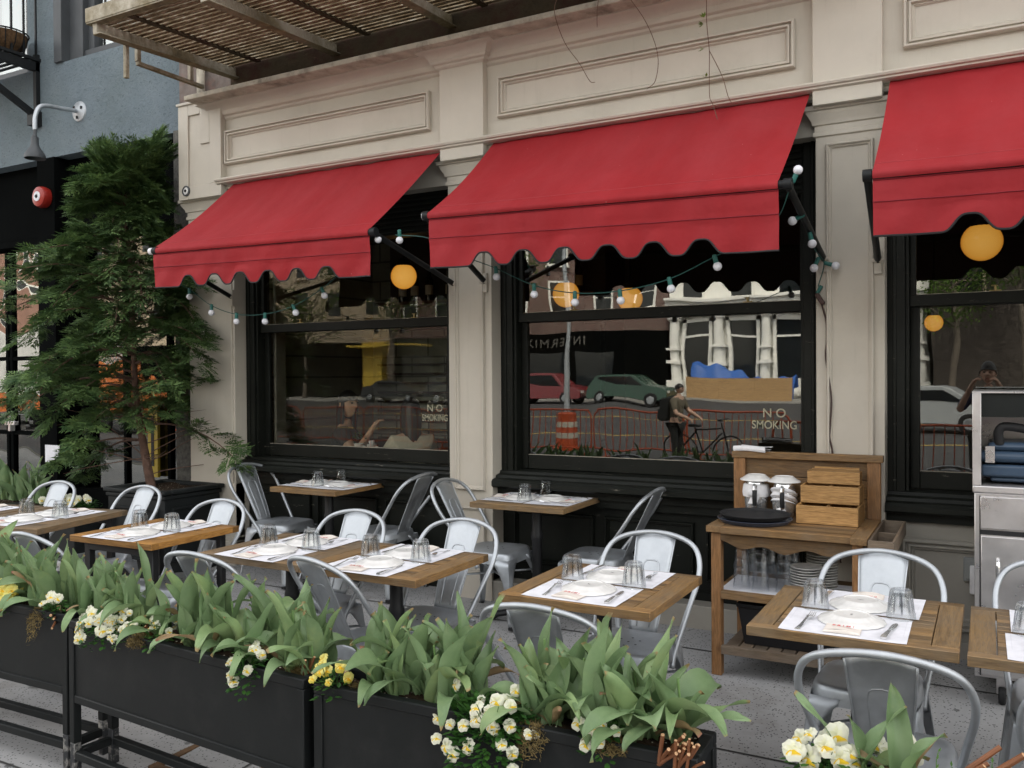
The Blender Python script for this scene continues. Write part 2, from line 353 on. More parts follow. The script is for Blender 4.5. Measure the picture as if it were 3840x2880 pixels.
# ------------------------------------------------------------------ ground
def rz(y): return -.40 + .0095 * (-8.3 - y)      # carriageway, rising slightly to the far kerb
def concrete():
    t = NT('speckled_concrete'); v = t.coord(); n = t.noise(v, 1.1, 8, .65); f = t.noise(v, 60, 4, .7)
    col = t.ramp(n, [(.25, (.25, .25, .255)), (.5, (.31, .308, .305)), (.75, (.37, .36, .35))])
    vo = t.node('ShaderNodeTexVoronoi'); vo.inputs['Scale'].default_value = 75; vo.inputs['Randomness'].default_value = 1; t.link(v, vo.inputs['Vector'])
    vc = t.node('ShaderNodeTexVoronoi'); vc.inputs['Scale'].default_value = 75; t.link(v, vc.inputs['Vector'])
    pick = t.ramp(vc.outputs['Color'], [(.55, (0, 0, 0)), (.56, (1, 1, 1))]); dot = t.ramp(vo.outputs['Distance'], [(.26, (1, 1, 1)), (.36, (0, 0, 0))])
    k = t.mix(1.0, pick, dot, 'MULTIPLY'); col = t.mix(k, col, (.06, .06, .065))
    v3 = t.coord(); d2 = t.noise(v3, 26, 5, .75); col = t.mix(t.ramp(d2, [(.66, (0, 0, 0)), (.7, (.5, .5, .5))]), col, (.42, .4, .38))
    col = t.mix(t.ramp(t.noise(v3, 2.7, 5, .7), [(.55, (0, 0, 0)), (.75, (.5, .5, .5))]), col, (.12, .105, .09))
    g = t.node('ShaderNodeTexVoronoi'); g.inputs['Scale'].default_value = 3.2; t.link(v, g.inputs['Vector']); col = t.mix(t.ramp(g.outputs['Distance'], [(.055, (.75,) * 3), (.07, (0, 0, 0))]), col, (.05, .05, .05))
    cr = t.node('ShaderNodeTexVoronoi', feature='DISTANCE_TO_EDGE'); cr.inputs['Scale'].default_value = .32; w_ = t.node('ShaderNodeVectorMath', operation='ADD'); nn = t.node('ShaderNodeTexNoise'); nn.inputs['Scale'].default_value = 2.5; nn.inputs['Detail'].default_value = 5; t.link(v, nn.inputs['Vector']); t.link(v, w_.inputs[0]); t.link(nn.outputs['Color'], w_.inputs[1]); t.link(w_.outputs[0], cr.inputs['Vector'])
    col = t.mix(t.ramp(cr.outputs['Distance'], [(.001, (.6,) * 3), (.0025, (0, 0, 0))]), col, (.06, .058, .055))
    col = t.mix(t.ramp(t.noise(v, .9, 6, .75, 1.0), [(.52, (0, 0, 0)), (.72, (.4,) * 3)]), col, (.17, .165, .155))
    t.bump(f, .25, .003); return t.set(col, .85, 0, .3)
M['concrete'] = concrete(); M['joint'] = simple('pavement_joint', (.035, .034, .032), .9)
mb = MB()
xs = [-30, 30]; mb.grid(lambda u, v: (-30 + 60 * u, -8.2 + 9.6 * v, gz(-8.2 + 9.6 * v)), 12, 6)
mb.box(-30, 30, -8.35, -8.2, -.7, gz(-8.2))
tag(mb.build('pavement', M['concrete']), kind='structure')
mb = MB()
for x in (-8.6, -5.7, -2.92, .9, 3.8): mb.grid(lambda u, v, x=x: (x - .006 + .012 * u + .08 * (v - .5), -8 + 8.2 * v, gz(-8 + 8.2 * v) + .004), 1, 6)
for y in (-5.2, -2.99, -1.5, -.36): mb.grid(lambda u, v, y=y: (-12 + 16 * u, y - .006 + .012 * v, gz(y - .006 + .012 * v) + .004), 4, 1)
tag(mb.build('pavement_joints', M['joint']), kind='structure')
M['asphalt'] = paint('asphalt', (.055, .055, .057), .9, .25, 3, .3)
mb = MB(); mb.grid(lambda u, v: (-400 + 800 * u, -420 + 411.7 * v, rz(-420 + 411.7 * v) if v > .9 else rz(-49)), 4, 44); tag(mb.build('road', M['asphalt']), kind='structure')
mb = MB(); mb.box(-160, 90, -60, -42.5, -.3, .04); tag(mb.build('far_pavement', paint('far_paving', (.33, .32, .3), .9)), kind='structure')
mb = MB(); mb.box(-60, 60, -19.6, -19.45, -.3, rz(-19.5) + .006); mb.box(-60, 60, -28.0, -27.85, -.3, rz(-28) + .006)
tag(mb.build('road_markings', simple('yellow_road_paint', (.6, .42, .08), .7)), kind='structure')

# ------------------------------------------------------------------ restaurant front
rest = thing('restaurant_building', 'cream painted restaurant front with tall black sash windows and moulded pilasters', 'building')
PIL = [(-6.17, -5.62), (-3.454, -3.091), (-.885, -.512), (1.70, 2.07)]
BAY = [(-5.62, -3.454), (-3.091, -.885), (-.512, 1.70)]
def frame_ring(mb, x0, x1, z0, z1, y, prof, mi=0):
    """mitred moulding on a wall facing -y; prof = [(inset, proud)]"""
    n = len(prof); o = len(mb.v)
    for (sx, sz) in ((0, 0), (1, 0), (1, 1), (0, 1)):
        for (i, p) in prof:
            mb.v.append((x0 + i if sx == 0 else x1 - i, y - p, z0 + i if sz == 0 else z1 - i))
    for c in range(4):
        d = (c + 1) % 4
        for k in range(n - 1):
            mb.f.append((o + c * n + k, o + d * n + k, o + d * n + k + 1, o + c * n + k + 1)); mb.m.append(mi)
def cap_run(mb, x0, x1, yf, yb, prof, mi=0):
    prof = [(q + .004, z) for q, z in prof]
    """prof = [(offset, z)] swept along the front with mitred returns to yb"""
    o = len(mb.v); n = len(prof)
    for (off, z) in prof:
        mb.v += [(x0 - off, yb, z), (x0 - off, yf - off, z), (x1 + off, yf - off, z), (x1 + off, yb, z)]
    for k in range(n - 1):
        for c in range(3):
            a = o + k * 4 + c; mb.f.append((a, a + 1, a + 5, a + 4)); mb.m.append(mi)
    e = o + (n - 1) * 4; mb.f.append((e, e + 1, e + 2, e + 3)); mb.m.append(mi); mb.f.append((o + 3, o + 2, o + 1, o)); mb.m.append(mi)
MOULD = [(0, .0), (.0, .030), (.006, .042), (.016, .042), (.021, .020), (.026, .020), (.030, .034), (.039, .034), (.044, .012), (.052, .014), (.060, .001)]
MOULD2 = [(0, .0), (.0, .020), (.005, .030), (.013, .030), (.017, .012), (.024, .014), (.03, .001)]
for i, (a, b) in enumerate(PIL):
    zb = gz(0) - .06
    mb = MB(); mb.box(a, b, 0, .22, zb, 3.16)
    mb.box(a - .0, b + .0, -.022, .1, zb, .2); mb.box(a, b, -.012, .1, .2, .235)
    if i:
        frame_ring(mb, a + .06, b - .055, .78, 2.94, 0, MOULD2); frame_ring(mb, a + .06, b - .055, .3, .66, 0, MOULD2)
    else: mb.box(-5.665, -5.64, -.012, .1, .7, 2.95); mb.box(-5.66, -5.62, -.006, .1, .24, .7)
    p = mb.build('pilaster', M['cream'], rest, bevel=.003, seg=1)
    mb = MB(); cap_run(mb, a, b, 0, .2, [(0, 2.985), (.008, 2.99), (.008, 3.012), (0, 3.016), (0, 3.05), (.012, 3.054), (.016, 3.075), (.034, 3.105), (.04, 3.118), (.04, 3.128), (.056, 3.132), (.056, 3.156)])
    mb.build('cap_moulding', M['cream'], p, smooth=25)
    mb = MB(); b0, b1 = (a, -5.655) if i == 0 else (a, b)
    mb.box(b0, b1, -.10 if i else -.084, .06, 3.145 if i else 3.14, 3.80 if i else 3.953)
    if i == 0:
        for q in ((b0, -6.05, 3.14, 3.953), (-6.05, b1, 3.14, 3.25), (-5.79, b1, 3.25, 3.953), (-5.905, -5.79, 3.60, 3.953), (-6.05, -5.905, 3.86, 3.953)): mb.box(q[0], q[1], -.10, -.0842, q[2], q[3])
        mb.box(b0 - .01, b0 + .3, -.115, .06, 3.953, 3.975)
    k = mb.build('frieze_block', M['cream'], rest, bevel=.003, seg=1)
    if i:
        mb = MB(); cap_run(mb, a, b, -.10, .0, [(0, 3.797), (.006, 3.803), (.018, 3.81), (.022, 3.822), (.04, 3.828), (.048, 3.842), (.048, 3.848), (.055, 3.862), (.07, 3.88), (.098, 3.895), (.126, 3.9), (.126, 3.912)])
        mb.build('crown', M['cream'], k, smooth=25)
mb = MB(); mb.box(-5.655, 4.2, -.04, .2, 3.20, 3.90); mb.build('frieze', M['cream'], rest)
for (a, b) in ((-5.642, -3.565), (-2.995, -.989), (-.408, 1.6)):
    mb = MB(); frame_ring(mb, a, b, 3.398, 3.682, -.04, MOULD)
    mb.build('panel_moulding', M['cream'], rest, smooth=25)
mb = MB(); prof = [(0, 3.777), (.005, 3.782), (.016, 3.79), (.02, 3.805), (.04, 3.815), (.048, 3.842), (.048, 3.848), (.055, 3.862), (.07, 3.88), (.098, 3.895), (.126, 3.9), (.126, 3.912)]
o = len(mb.v)
for (off, z) in prof: mb.v += [(-5.76 - off, .05, z), (-5.76 - off, -.04 - off, z), (4.2, -.04 - off, z)]
for k in range(len(prof) - 1):
    for c in range(2): mb.f.append((k * 3 + c, k * 3 + c + 1, k * 3 + c + 4, k * 3 + c + 3)); mb.m.append(0)
mb.build('cornice', M['cream'], rest, smooth=25)
mb = MB(); mb.box(-5.864, 4.2, -.30, .14, 3.907, 3.947); mb.build('cornice_ledge', M['ledge'], rest, bevel=.006)
mb = MB(); pr = [(-.04, 3.228), (-.10, 3.228), (-.118, 3.236), (-.118, 3.246), (-.132, 3.25), (-.138, 3.262), (-.132, 3.272), (-.1, 3.282), (-.04, 3.285)]
mb.grid(lambda u, v: (-5.70 + 9.9 * u, *((lambda q: (q[0], q[1]))(pr[min(int(round(v * 8)), 8)]))), 1, 8)
mb.prism([(p[0], p[1]) for p in pr], -5.701, -5.70, 0, Matrix(((0, 0, 1, 0), (1, 0, 0, 0), (0, 1, 0, 0), (0, 0, 0, 1))))
mb.build('belt_moulding', M['cream'], rest, smooth=30)
for (a, b) in BAY:
    mb = MB(); mb.box(a, b, .02, .2, 3.0, 3.2); mb.box(a, b, -.035, .1, 3.185, 3.235); mb.build('lintel', M['cream_grey'], rest)
def peel():
    t = NT('dark_peeling_brick'); v = t.coord(); n = t.noise(v, 3, 8, .7)
    col = t.ramp(n, [(.3, (.03, .022, .012)), (.5, (.06, .045, .025)), (.66, (.05, .02, .014)), (.72, (.2, .17, .11)), (.8, (.24, .21, .15))])
    t.bump(n, .6, .03); return t.set(col, .85, 0, .2)
M['peel'] = peel()
M['redbrick'] = brick('red_brick', (.16, .075, .06), (.12, .06, .05), (.24, .21, .19))
M['flakebrick'] = paint('flaking_grey_brick', (.17, .14, .125), .9, .35, 9, .6, dirt=(.2, .085, .06), dscale=7, damt=.6)
mb = MB(); mb.box(-5.70, 4.2, .06, .3, 3.94, 4.6); mb.build('stained_wall_band', M['peel'], rest)
mb = MB(); mb.box(-6.36, 4.2, .08, .5, 4.6, 15.5); mb.box(4.2, 16, .08, .5, 3.2, 15.5); mb.box(2.07, 16, .06, .5, -.1, 3.2); mb.box(-6.36, 16, .5, 12, 3.4, 15.5); mb.build('brick_wall', M['redbrick'], rest)
mb = MB(); mb.box(-6.36, -5.7, .08, .5, 3.97, 4.6); mb.build('flaking_wall_end', M['flakebrick'], rest)
mb = MB(); mb.tube([(-6.03, .03, 3.97), (-6.03, .03, 4.7)], .035, 10); mb.tube([(-6.03, .03, 4.3), (-6.03, .03, 4.34)], .045, 10); mb.build('drain_pipe', M['ledge'], rest, smooth=True)

def window(i):
    a, b = BAY[i]; last = i == 2
    mb = MB(); cw = .095
    for s in (0, 1):
        x = a if s == 0 else b - cw
        mb.box(x, x + cw, .128, .3, .80, 3.0)
        xi = a + cw if s == 0 else b - cw - .02
        mb.box(xi, xi + .02, .15, .3, .88, 3.0)
        xe = x + .03 if s == 0 else x + .045
        mb.box(xe, xe + .02, .118, .2, .88, 3.0)
    mb.box(a, b, .14, .3, 2.70, 3.0)
    for k in range(7): mb.bar((a + .1, .135, 2.73 + .038 * k), (b - .1, .135, 2.73 + .038 * k), .02, .022)
    win = mb.build('window_frame', M['black'], rest, bevel=.003, seg=1)
    gx0, gx1 = a + .15, b - .126
    mb = MB()   # upper sash, in front
    mb.box(a + .115, gx0, .19, .225, 1.99, 2.7); mb.box(gx1 + .0, b - .115, .19, .225, 1.99, 2.7); mb.box(a + .115, b - .115, .185, .228, 1.985, 2.052)
    mb.build('upper_sash', M['black'], win, bevel=.003, seg=1)
    mb = MB()   # lower sash
    mb.box(a + .115, gx0 + .016, .232, .268, .927, 2.03); mb.box(gx1 - .004, b - .115, .232, .268, .927, 2.03); mb.box(gx0 + .016, gx1 - .004, .232, .268, .927, 1.028); mb.box(gx0 + .016, gx1 - .004, .232, .268, 1.985, 2.03)
    mb.build('lower_sash', M['black'], win, bevel=.003, seg=1)
    mb = MB(); mb.add([(gx0, .21, 2.05), (gx1, .21, 2.05), (gx1, .21, 2.7), (gx0, .21, 2.7)], [(0, 1, 2, 3)]); pm = M['pane'] if i == 0 else M['pane_street']; mb.build('pane', pm, win)
    mb = MB(); mb.add([(gx0 + .012, .25, 1.026), (gx1, .25, 1.026), (gx1, .25, 1.987), (gx0 + .012, .25, 1.987)], [(0, 1, 2, 3)]); mb.build('pane', pm, win)
    mb = MB(); mb.box(gx0, gx1, .2, .232, 2.051, 2.056); mb.build('putty_line', M['ledge'], win); mb = MB(); mb.box(gx0 + .016, gx1 - .004, .236, .262, 1.027, 1.031); mb.build('putty_line', M['ledge'], win)
    for xl in ((a + .55, b - .45)):
        mb = MB(); mb.box(xl - .03, xl + .03, .2, .23, 2.052, 2.062); mb.box(xl - .006, xl + .006, .2, .225, 2.06, 2.085); mb.box(xl - .02, xl + .012, .2, .222, 2.083, 2.09); mb.build('sash_lock', M['brass'], win, bevel=.002, seg=1)
    mb = MB(); prof = [(.16, .81), (-.005, .81), (-.02, .822), (-.02, .85), (-.005, .866), (.04, .874), (.05, .892), (.10, .90), (.11, .918), (.2, .927)]
    x0, x1 = (a - .0, b + .0)
    nn = len(prof)
    mb.grid(lambda u, v: (x0 + (x1 - x0) * u, prof[min(int(round(v * (nn - 1))), nn - 1)][0], prof[min(int(round(v * (nn - 1))), nn - 1)][1]), 1, nn - 1)
    mb.build('sill', M['black'], rest, smooth=28)
    mb = MB(); m = M['black'] if not last else M['cream_grey']
    yb = .15 if not last else .10
    mb.box(a, b, yb, .3, -.05, .81)
    if not last:
        mb.box(a, b, .07, .2, .755, .81); mb.box(a, b, .1, .2, .70, .755); mb.box(a, b, .125, .2, .0, .2)
        n = 3
        for k in range(n):
            w = (b - a - .1) / n; frame_ring(mb, a + .05 + k * w + .05, a + .05 + (k + 1) * w - .03, .27, .64, yb, MOULD2)
    else:
        mb.box(a, b, .06, .2, .755, .81, 1); frame_ring(mb, a + .08, b - .2, .16, .66, yb, [(q * 1.15, p) for q, p in MOULD]); mb.box(a, b, .08, .2, -.05, .1)
    mb.build('bulkhead', [m, M['black']], rest)
    return win
M['brass'] = metal('aged_brass', (.35, .27, .12), .4)
WIN = [window(i) for i in range(3)]
mb = MB(); mb.box(-3.454, -.512, -.01, .16, -.1, .145)
mb.build('base_plinth', M['cream_grey'], rest, bevel=.004)
for wi, x, xs_ in ((0, -3.745, .20), (1, -1.18, .215)):
    hh = textmesh('lettering', 'N O', .078, M['letter'], WIN[wi], (x, .244, 1.352), (radians(90), 0, 0), .0006, spacing=1.0)
    hh = textmesh('lettering', 'SMOKING', .073, M['letter'], WIN[wi], (x, .244, 1.277), (radians(90), 0, radians(0)), .0006, wscale=.74 if wi == 0 else .86)

# ------------------------------------------------------------------ dining room behind the glass
M['room_brick'] = brick('painted_brick', (.40, .41, .35), (.34, .35, .3), (.15, .15, .13), 1, True, .4, .2, .01)
M['room_dark'] = paint('dark_room_paint', (.035, .03, .025), .8, .2, 2)
M['slat'] = wood('dark_slat_wood', (.045, .022, .012), (.07, .035, .018), 'x')
mb = MB(); mb.box(-5.7, 4, .3, 6, -.1, .1); tag(mb.build('dining_room_floor', M['room_dark']), kind='structure')
mb = MB(); mb.box(-5.7, -3.1, 2.0, 2.1, .1, 3.35); mb.box(-5.8, -5.7, .3, 3.1, .1, 3.35); mb.box(4, 4.1, .3, 3.1, .1, 3.35)
tag(mb.build('dining_room_wall', M['room_brick']), kind='structure')
mb = MB(); mb.box(-5.7, -3.2, 1.9, 2.0, .1, .93); mb.box(-5.7, -3.2, 1.86, 2.0, .93, .95); tag(mb.build('dining_room_wainscot_wall', M['slat']), kind='structure')
mb = MB(); mb.box(-5.7, 4, .3, 3.1, 3.3, 3.4); tag(mb.build('dining_room_ceiling', M['room_dark']), kind='structure')
mb = MB(); mb.box(-3.1, 4, 2.6, 3.1, .1, 3.3); mb.box(-3.2, -3.1, .6, 3.1, .1, 3.3); tag(mb.build('dining_room_partition_wall', M['room_dark']), kind='structure')
mb = MB()
for k in range(9): mb.box(-5.6, -3.25, 1.94, 1.985, .95 + k * .095, .972 + k * .095)
mb.box(-4.75, -4.66, 1.95, 2.0, .8, 1.8)
tag(mb.build('wall_slats', M['slat']), 'dark horizontal wooden slats on the painted brick wall behind the left window', 'wall slats')
mb = MB(); mb.box(-5.47, -5.44, .3, .42, .95, 2.7); tag(mb.build('window_reveal', M['cream_grey']), kind='structure')
sh_ = thing('bottle_shelf', 'dark wooden wine shelf high behind the left window', 'shelf', (-3.9, 1.5, 2.3))
mb = MB(); mb.box(-1.3, 1.0, -.12, .14, -.02, .01); mb.build('board', M['slat'], sh_); mb = MB(); mb.box(-1.3, 1.0, .14, .17, -.25, .9); mb.build('back_panel', M['room_dark'], sh_)
M['bottle'] = simple('dark_bottle_glass', (.012, .016, .012), .12); M['bottle_label'] = simple('bottle_label_paper', (.42, .4, .34), .8)
bt = thing('wine_bottle', 'dark wine bottle with a pale label standing on the high wooden shelf', 'bottle', (-4.95, 1.5, 2.31), 0, 'wine bottles on the high shelf')
mb = MB(); mb.lathe([(.036, 0), (.038, .01), (.038, .19), (.033, .215), (.015, .245), (.0135, .30), (.015, .302), (.015, .315)], 14, capb=True, capt=True); mb.build('body', M['bottle'], bt, smooth=True)
mb = MB(); mb.lathe([(.0386, .06), (.0386, .15)], 14); mb.build('paper_label', M['bottle_label'], bt, smooth=True)
random.seed(4)
for k in range(1, 12): dup(bt, (-4.95 + k * .17 + random.uniform(-.02, .02), 1.5 + random.uniform(-.03, .03), 2.31), random.uniform(0, 6))
# amber globe lamps hanging in the dining room
GL = [((-4.43, .8, 2.468), .112, 'glowing amber globe lamp hanging at the right of the left window'), ((-3.0, 1.05, 2.26), .108, 'amber globe lamp in the middle window, left of the pair'),
      ((-2.43, 1.0, 2.19), .098, 'amber globe lamp in the middle window, right of the pair'), ((-.03, .62, 2.39), .115, 'large amber globe lamp under the cut-off right awning'), ((-.335, 1.5, 1.957), .062, 'small distant amber globe lamp low in the right window')]
for (c, r, lab) in GL:
    t = thing('globe_lamp', lab, 'lamp', c, 0, 'amber globe lamps in the dining room')
    mb = MB(); mb.sphere((0, 0, 0), r, 24, 16); mb.build('globe', M['globe'], t, smooth=180)
    mb = MB(); mb.lathe([(.012, r + .3), (.012, r + .06), (r * .5, r + .03), (r * .62, r - .035)], 16); mb.tube([(0, 0, r + .28), (0, 0, 3.3 - c[2])], .008, 6); mb.build('fitting', M['black2'], t, smooth=True)

# ------------------------------------------------------------------ awnings
M['red_dark'] = simple('red_thread', (.2, .006, .016), .8); M['pinkthread'] = simple('pale_thread', (.42, .06, .07), .8)
def awning(label, x0, x1, yt, zt, yf, zf0, zf1, zb, notches, arms, endcaps, yfl=None):
    t = thing('awning', label, 'awning', ((x0 + x1) / 2, 0, zt), 0, 'red canvas awnings over the windows')
    ox = (x0 + x1) / 2; random.seed(int(abs(x0) * 100))
    def L(p): return (p[0] - ox, p[1], p[2] - zt)
    yl = yf if yfl is None else yfl
    def F(u): return (x0 + (x1 - x0) * u, yl + (yf - yl) * u, zf0 + (zf1 - zf0) * u)
    def can(u, v):
        f = F(u); s = sin(pi * v) * (.02 + .012 * sin(u * 5 + 1)) + (.005 * sin(u * 29 + v * 3 + sin(u * 11)) + .003 * sin(u * 67 - v * 4)) * sin(pi * min(1, v * .8 + .2))
        return L((x0 + (x1 - x0) * u, yt + (f[1] - yt) * v, zt + (f[2] + .025 - zt) * v - s))
    mb = MB(); mb.grid(can, 46, 12)
    # roll over the front bar
    mb.grid(lambda u, v: L((F(u)[0], F(u)[1] - .027 * sin(v * pi * .75), F(u)[2] + .025 - .027 * (1 - cos(v * pi * .75)))), 46, 5)
    ca = mb.build('canopy', M['red'], t, smooth=60)
    mb = MB(); mb.tube([Vector(can(q / 40, .93)) + Vector((0, -.001, .001)) for q in range(41)], .0012, 4); mb.build('stitching', M['pinkthread'], ca)
    zs = zf0 - .02
    def drop(x):
        """lower edge: straight ends and deep round notches"""
        n = notches; L_ = x1 - x0; m = (L_ - n * .267) / 2; u = (x - x0 - m) / (L_ - 2 * m)
        if u < 0 or u > 1: return 0
        ph = u * n * 2 * pi; q = -cos(ph); q = q * (1.5 - .5 * q * q); return .078 * (.5 + .5 * q)
    NU = 190
    def val(u, v):
        f = F(u); top = f[2] - .022; bot = (zb - zf0) + f[2]; z = top + (bot - top) * v + drop(f[0]) * max(0, (v - .45) / .55)
        fold = .004 * sin(v * 9) * (1 - v) + .005 * sin(u * 23 + 3 * v) * v + .0035 * sin(u * 47 + 6 * v + sin(u * 19)) * (.3 + v)
        k = .004 if .36 < v < .43 else 0
        return L((f[0], f[1] - .006 - fold - k + .012 * v, z))
    mb = MB(); mb.grid(val, NU, 14); va = mb.build('valance', M['red'], t, smooth=60)
    mb = MB(); mb.tube([val(i / NU, 1) for i in range(NU + 1)], .0055, 6); mb.build('edge_trim', M['trim'], va, smooth=True)
    mb = MB()
    for (px, v) in ((0, .02), (0, .40)):
        mb.tube([Vector(val(i / 60, v)) + Vector((0, -.003, 0)) for i in range(61)], .0024, 5)
    mb.build('hem_seam', M['red_dark'], va, smooth=True)
    a, b = F(0), F(1)
    mb = MB(); mb.tube([L((a[0] - .03, a[1], a[2])), L((b[0] + .05, b[1], b[2]))], .021, 12)
    mb.build('front_bar', M['darkmetal'], t, smooth=True)
    if endcaps:
        mb = MB(); mb.tube([L((a[0] - .045, a[1], a[2])), L((a[0] - .012, a[1], a[2]))], .026, 12); mb.build('bar_sleeve', M['linen'], t, smooth=True)
    for s, (fx, tx, ty, tz) in enumerate(arms):
        f = a if s == 0 else b
        mb = MB(); mb.tube([L((fx, f[1] + .01, f[2] - .01)), L((tx, ty, tz))], .019, 10); mb.tube([L((fx - .02, f[1], f[2])), L((fx + .02, f[1], f[2]))], .03, 10)
        ar = mb.build('arm', M['darkmetal'], t, smooth=True)
        mb = MB(); mb.box(tx - ox - .02, tx - ox + .02, ty - .012, ty + .012, tz - zt - .075, tz - zt + .06); mb.tube([L((tx - .03, ty - .02, tz)), L((tx + .03, ty - .02, tz))], .012, 8); mb.build('wall_bracket', M['cream'], ar, smooth=True)
    return t
awning('red awning over the left window, behind the conifer', -5.55, -3.47, -.06, 3.225, -.893, 2.565, 2.525, 2.287, 6, [(-5.53, -5.64, -.01, 2.285), (-3.44, -3.40, -.012, 2.27)], True, -.86)
awning('red awning over the middle window, the widest in full view', -3.03, -.905, -.06, 3.23, -.932, 2.595, 2.535, 2.272, 6, [(-3.05, -3.138, -.012, 2.27), (-.86, -.84, -.012, 2.27)], True, -.865)
awning('red awning at the right, cut off by the edge of the photo', -.475, 1.68, -.06, 3.235, -.95, 2.54, 2.49, 2.25, 6, [(-.50, -.545, -.012, 2.24), (1.70, 1.75, -.012, 2.24)], False, -.905)

# ------------------------------------------------------------------ string lights
def string_lights(label, pts, bulbs):
    t = thing('string_light', label, 'string light', (0, 0, 0), 0, 'globe string lights under the awnings')
    mb = MB(); mb.tube(spline(pts, 5), .0032, 5); mb.build('wire', M['wire'], t, smooth=True)
    for (p, d) in bulbs:
        p = Vector(p); q = Vector(d).to_track_quat('-Z', 'Y').to_matrix().to_4x4(); q.translation = p
        mb = MB(); mb.lathe([(.008, .012), (.012, .008), (.013, -.032), (.010, -.036)], 10, 0, q, capb=False, capt=True); s = mb.build('socket', M['socket'], t, smooth=True)
        mb = MB(); mb.sphere(p + Vector(d).normalized() * .055, .0235, 14, 10); mb.build('bulb', M['bulb'], s, smooth=180)
    return t
dn = (0, 0, -1)
P1 = [(-5.56, -.84, 2.42), (-5.47, -.6, 2.29), (-5.23, -.6, 2.155), (-4.965, -.6, 2.078), (-4.675, -.6, 2.068), (-4.40, -.6, 2.115), (-4.13, -.6, 2.225), (-3.88, -.66, 2.34), (-3.49, -.86, 2.49)]
string_lights('drooping string of frosted bulbs under the left awning', P1, [(P1[i], (.12 * (i > 4), -.02, -1) if i < 5 else (.5, 0, -1)) for i in (1, 2, 3, 4, 5, 6)] + [((-3.80, -.7, 2.37), dn), ((-3.46, -.85, 2.535), (.4, 0, -1))])
P2 = [(-3.30, -.85, 2.50), (-3.05, -.84, 2.46), (-2.9, -.7, 2.36), (-2.70, -.62, 2.275), (-2.42, -.64, 2.15), (-2.13, -.68, 2.085), (-1.84, -.7, 2.08), (-1.53, -.75, 2.125), (-1.27, -.78, 2.225), (-1.05, -.8, 2.31), (-.92, -.85, 2.40), (-.85, -.9, 2.53), (-.86, -.7, 2.45), (-.84, -.5, 2.40), (-.85, -.25, 2.30), (-.83, -.06, 2.24), (-.868, -.03, 2.11)]
string_lights('string of frosted bulbs under the middle awning, ending at a wall plug', P2, [(P2[3], (.1, 0, -1)), (P2[4], dn), (P2[5], dn), (P2[6], (.1, 0, -1)), (P2[7], (.2, 0, -1)), (P2[8], (.3, 0, -1)), ((-.845, -.88, 2.56), (.5, -.2, 1)), ((-.85, -.62, 2.43), (-.8, 0, -.4)), ((-.845, -.42, 2.36), (.2, 0, -1)), ((-.85, -.14, 2.255), (-.4, -.2, -1)), ((-.82, -.05, 2.24), (.9, 0, -.3)), ((-3.27, -.85, 2.52), dn)])
cd = thing('extension_cord', 'brown extension cord hanging down the cream pilaster behind the wooden trolley', 'cord', (-.87, -.02, 2.07))
mb = MB(); mb.tube([Vector(p) - Vector((-.87, -.02, 2.07)) for p in spline([(-.851, -.02, 2.009), (-.827, -.014, 1.909), (-.824, -.014, 1.792), (-.83, -.014, 1.702), (-.814, -.014, 1.584), (-.799, -.014, 1.45), (-.806, -.014, 1.297), (-.809, -.014, 1.225), (-.794, -.014, 1.14), (-.77, -.014, .9), (-.75, -.014, .5)], 5)], .0055, 6); mb.build('cable', simple('brown_cable', (.05, .025, .022), .5), cd, smooth=True)
mb = MB(); mb.bar((-.01, 0, .0), (.03, 0, -.065), .03, .026); mb.build('socket_end', simple('brown_plastic', (.045, .018, .014), .5), cd, bevel=.006)
mb = MB(); mb.bar((.02, 0, .045), (-.006, 0, .0), .022, .02); mb.build('plug', M['socket'], cd, bevel=.004)
# ------------------------------------------------------------------ fire escape over the cornice
def peeling_white():
    t = NT('peeling_white_paint'); v = t.coord(); n = t.noise(v, 9, 8, .75); big = t.noise(v, 2.2, 6, .7); g = t.node('ShaderNodeNewGeometry'); sp = t.node('ShaderNodeSeparateXYZ'); t.link(g.outputs['True Normal'], sp.inputs[0])
    white = t.ramp(n, [(.3, (.42, .37, .28)), (.6, (.58, .54, .46))]); rust = t.ramp(n, [(.3, (.05, .038, .018)), (.5, (.15, .118, .06)), (.7, (.26, .215, .125))])
    und = t.ramp(sp.outputs['Z'], [(.0, (1, 1, 1)), (.02, (0, 0, 0))])  # clamped: faces looking down are rusty
    mt = t.node('ShaderNodeMath', operation='LESS_THAN'); t.link(sp.outputs['Z'], mt.inputs[0]); mt.inputs[1].default_value = -.5
    pk = t.ramp(big, [(.36, (0, 0, 0)), (.58, (.9,) * 3)]); a = t.mix(pk, white, rust); b = t.mix(.82, a, rust)
    mx = t.mix(0, a, b); m = mx.node; t.link(mt.outputs[0], m.inputs[0])
    t.bump(n, .5, .006); return t.set(mx, .85, 0, .2)
M['peelwhite'] = peeling_white()
def rusty():
    t = NT('rusty_slat_paint'); v = t.coord((3, 14, 14)); n = t.noise(v, 3, 7, .75)
    t.set(t.ramp(n, [(.3, (.04, .026, .014)), (.46, (.14, .095, .05)), (.58, (.30, .24, .16)), (.68, (.5, .46, .38))]), .9, 0, .2); t.bump(n, .5, .006); return t.mat
M['rusty'] = rusty()
fe = thing('fire_escape', 'rusty white slatted fire escape balcony above the cornice', 'fire escape', (-4.5, -.6, 4.2))
def FE(p): return (p[0] + 4.5, p[1] + .6, p[2] - 4.2)
def fz(y): return 4.155 + .056 * (y + .0) if False else 4.15 + .055 * y
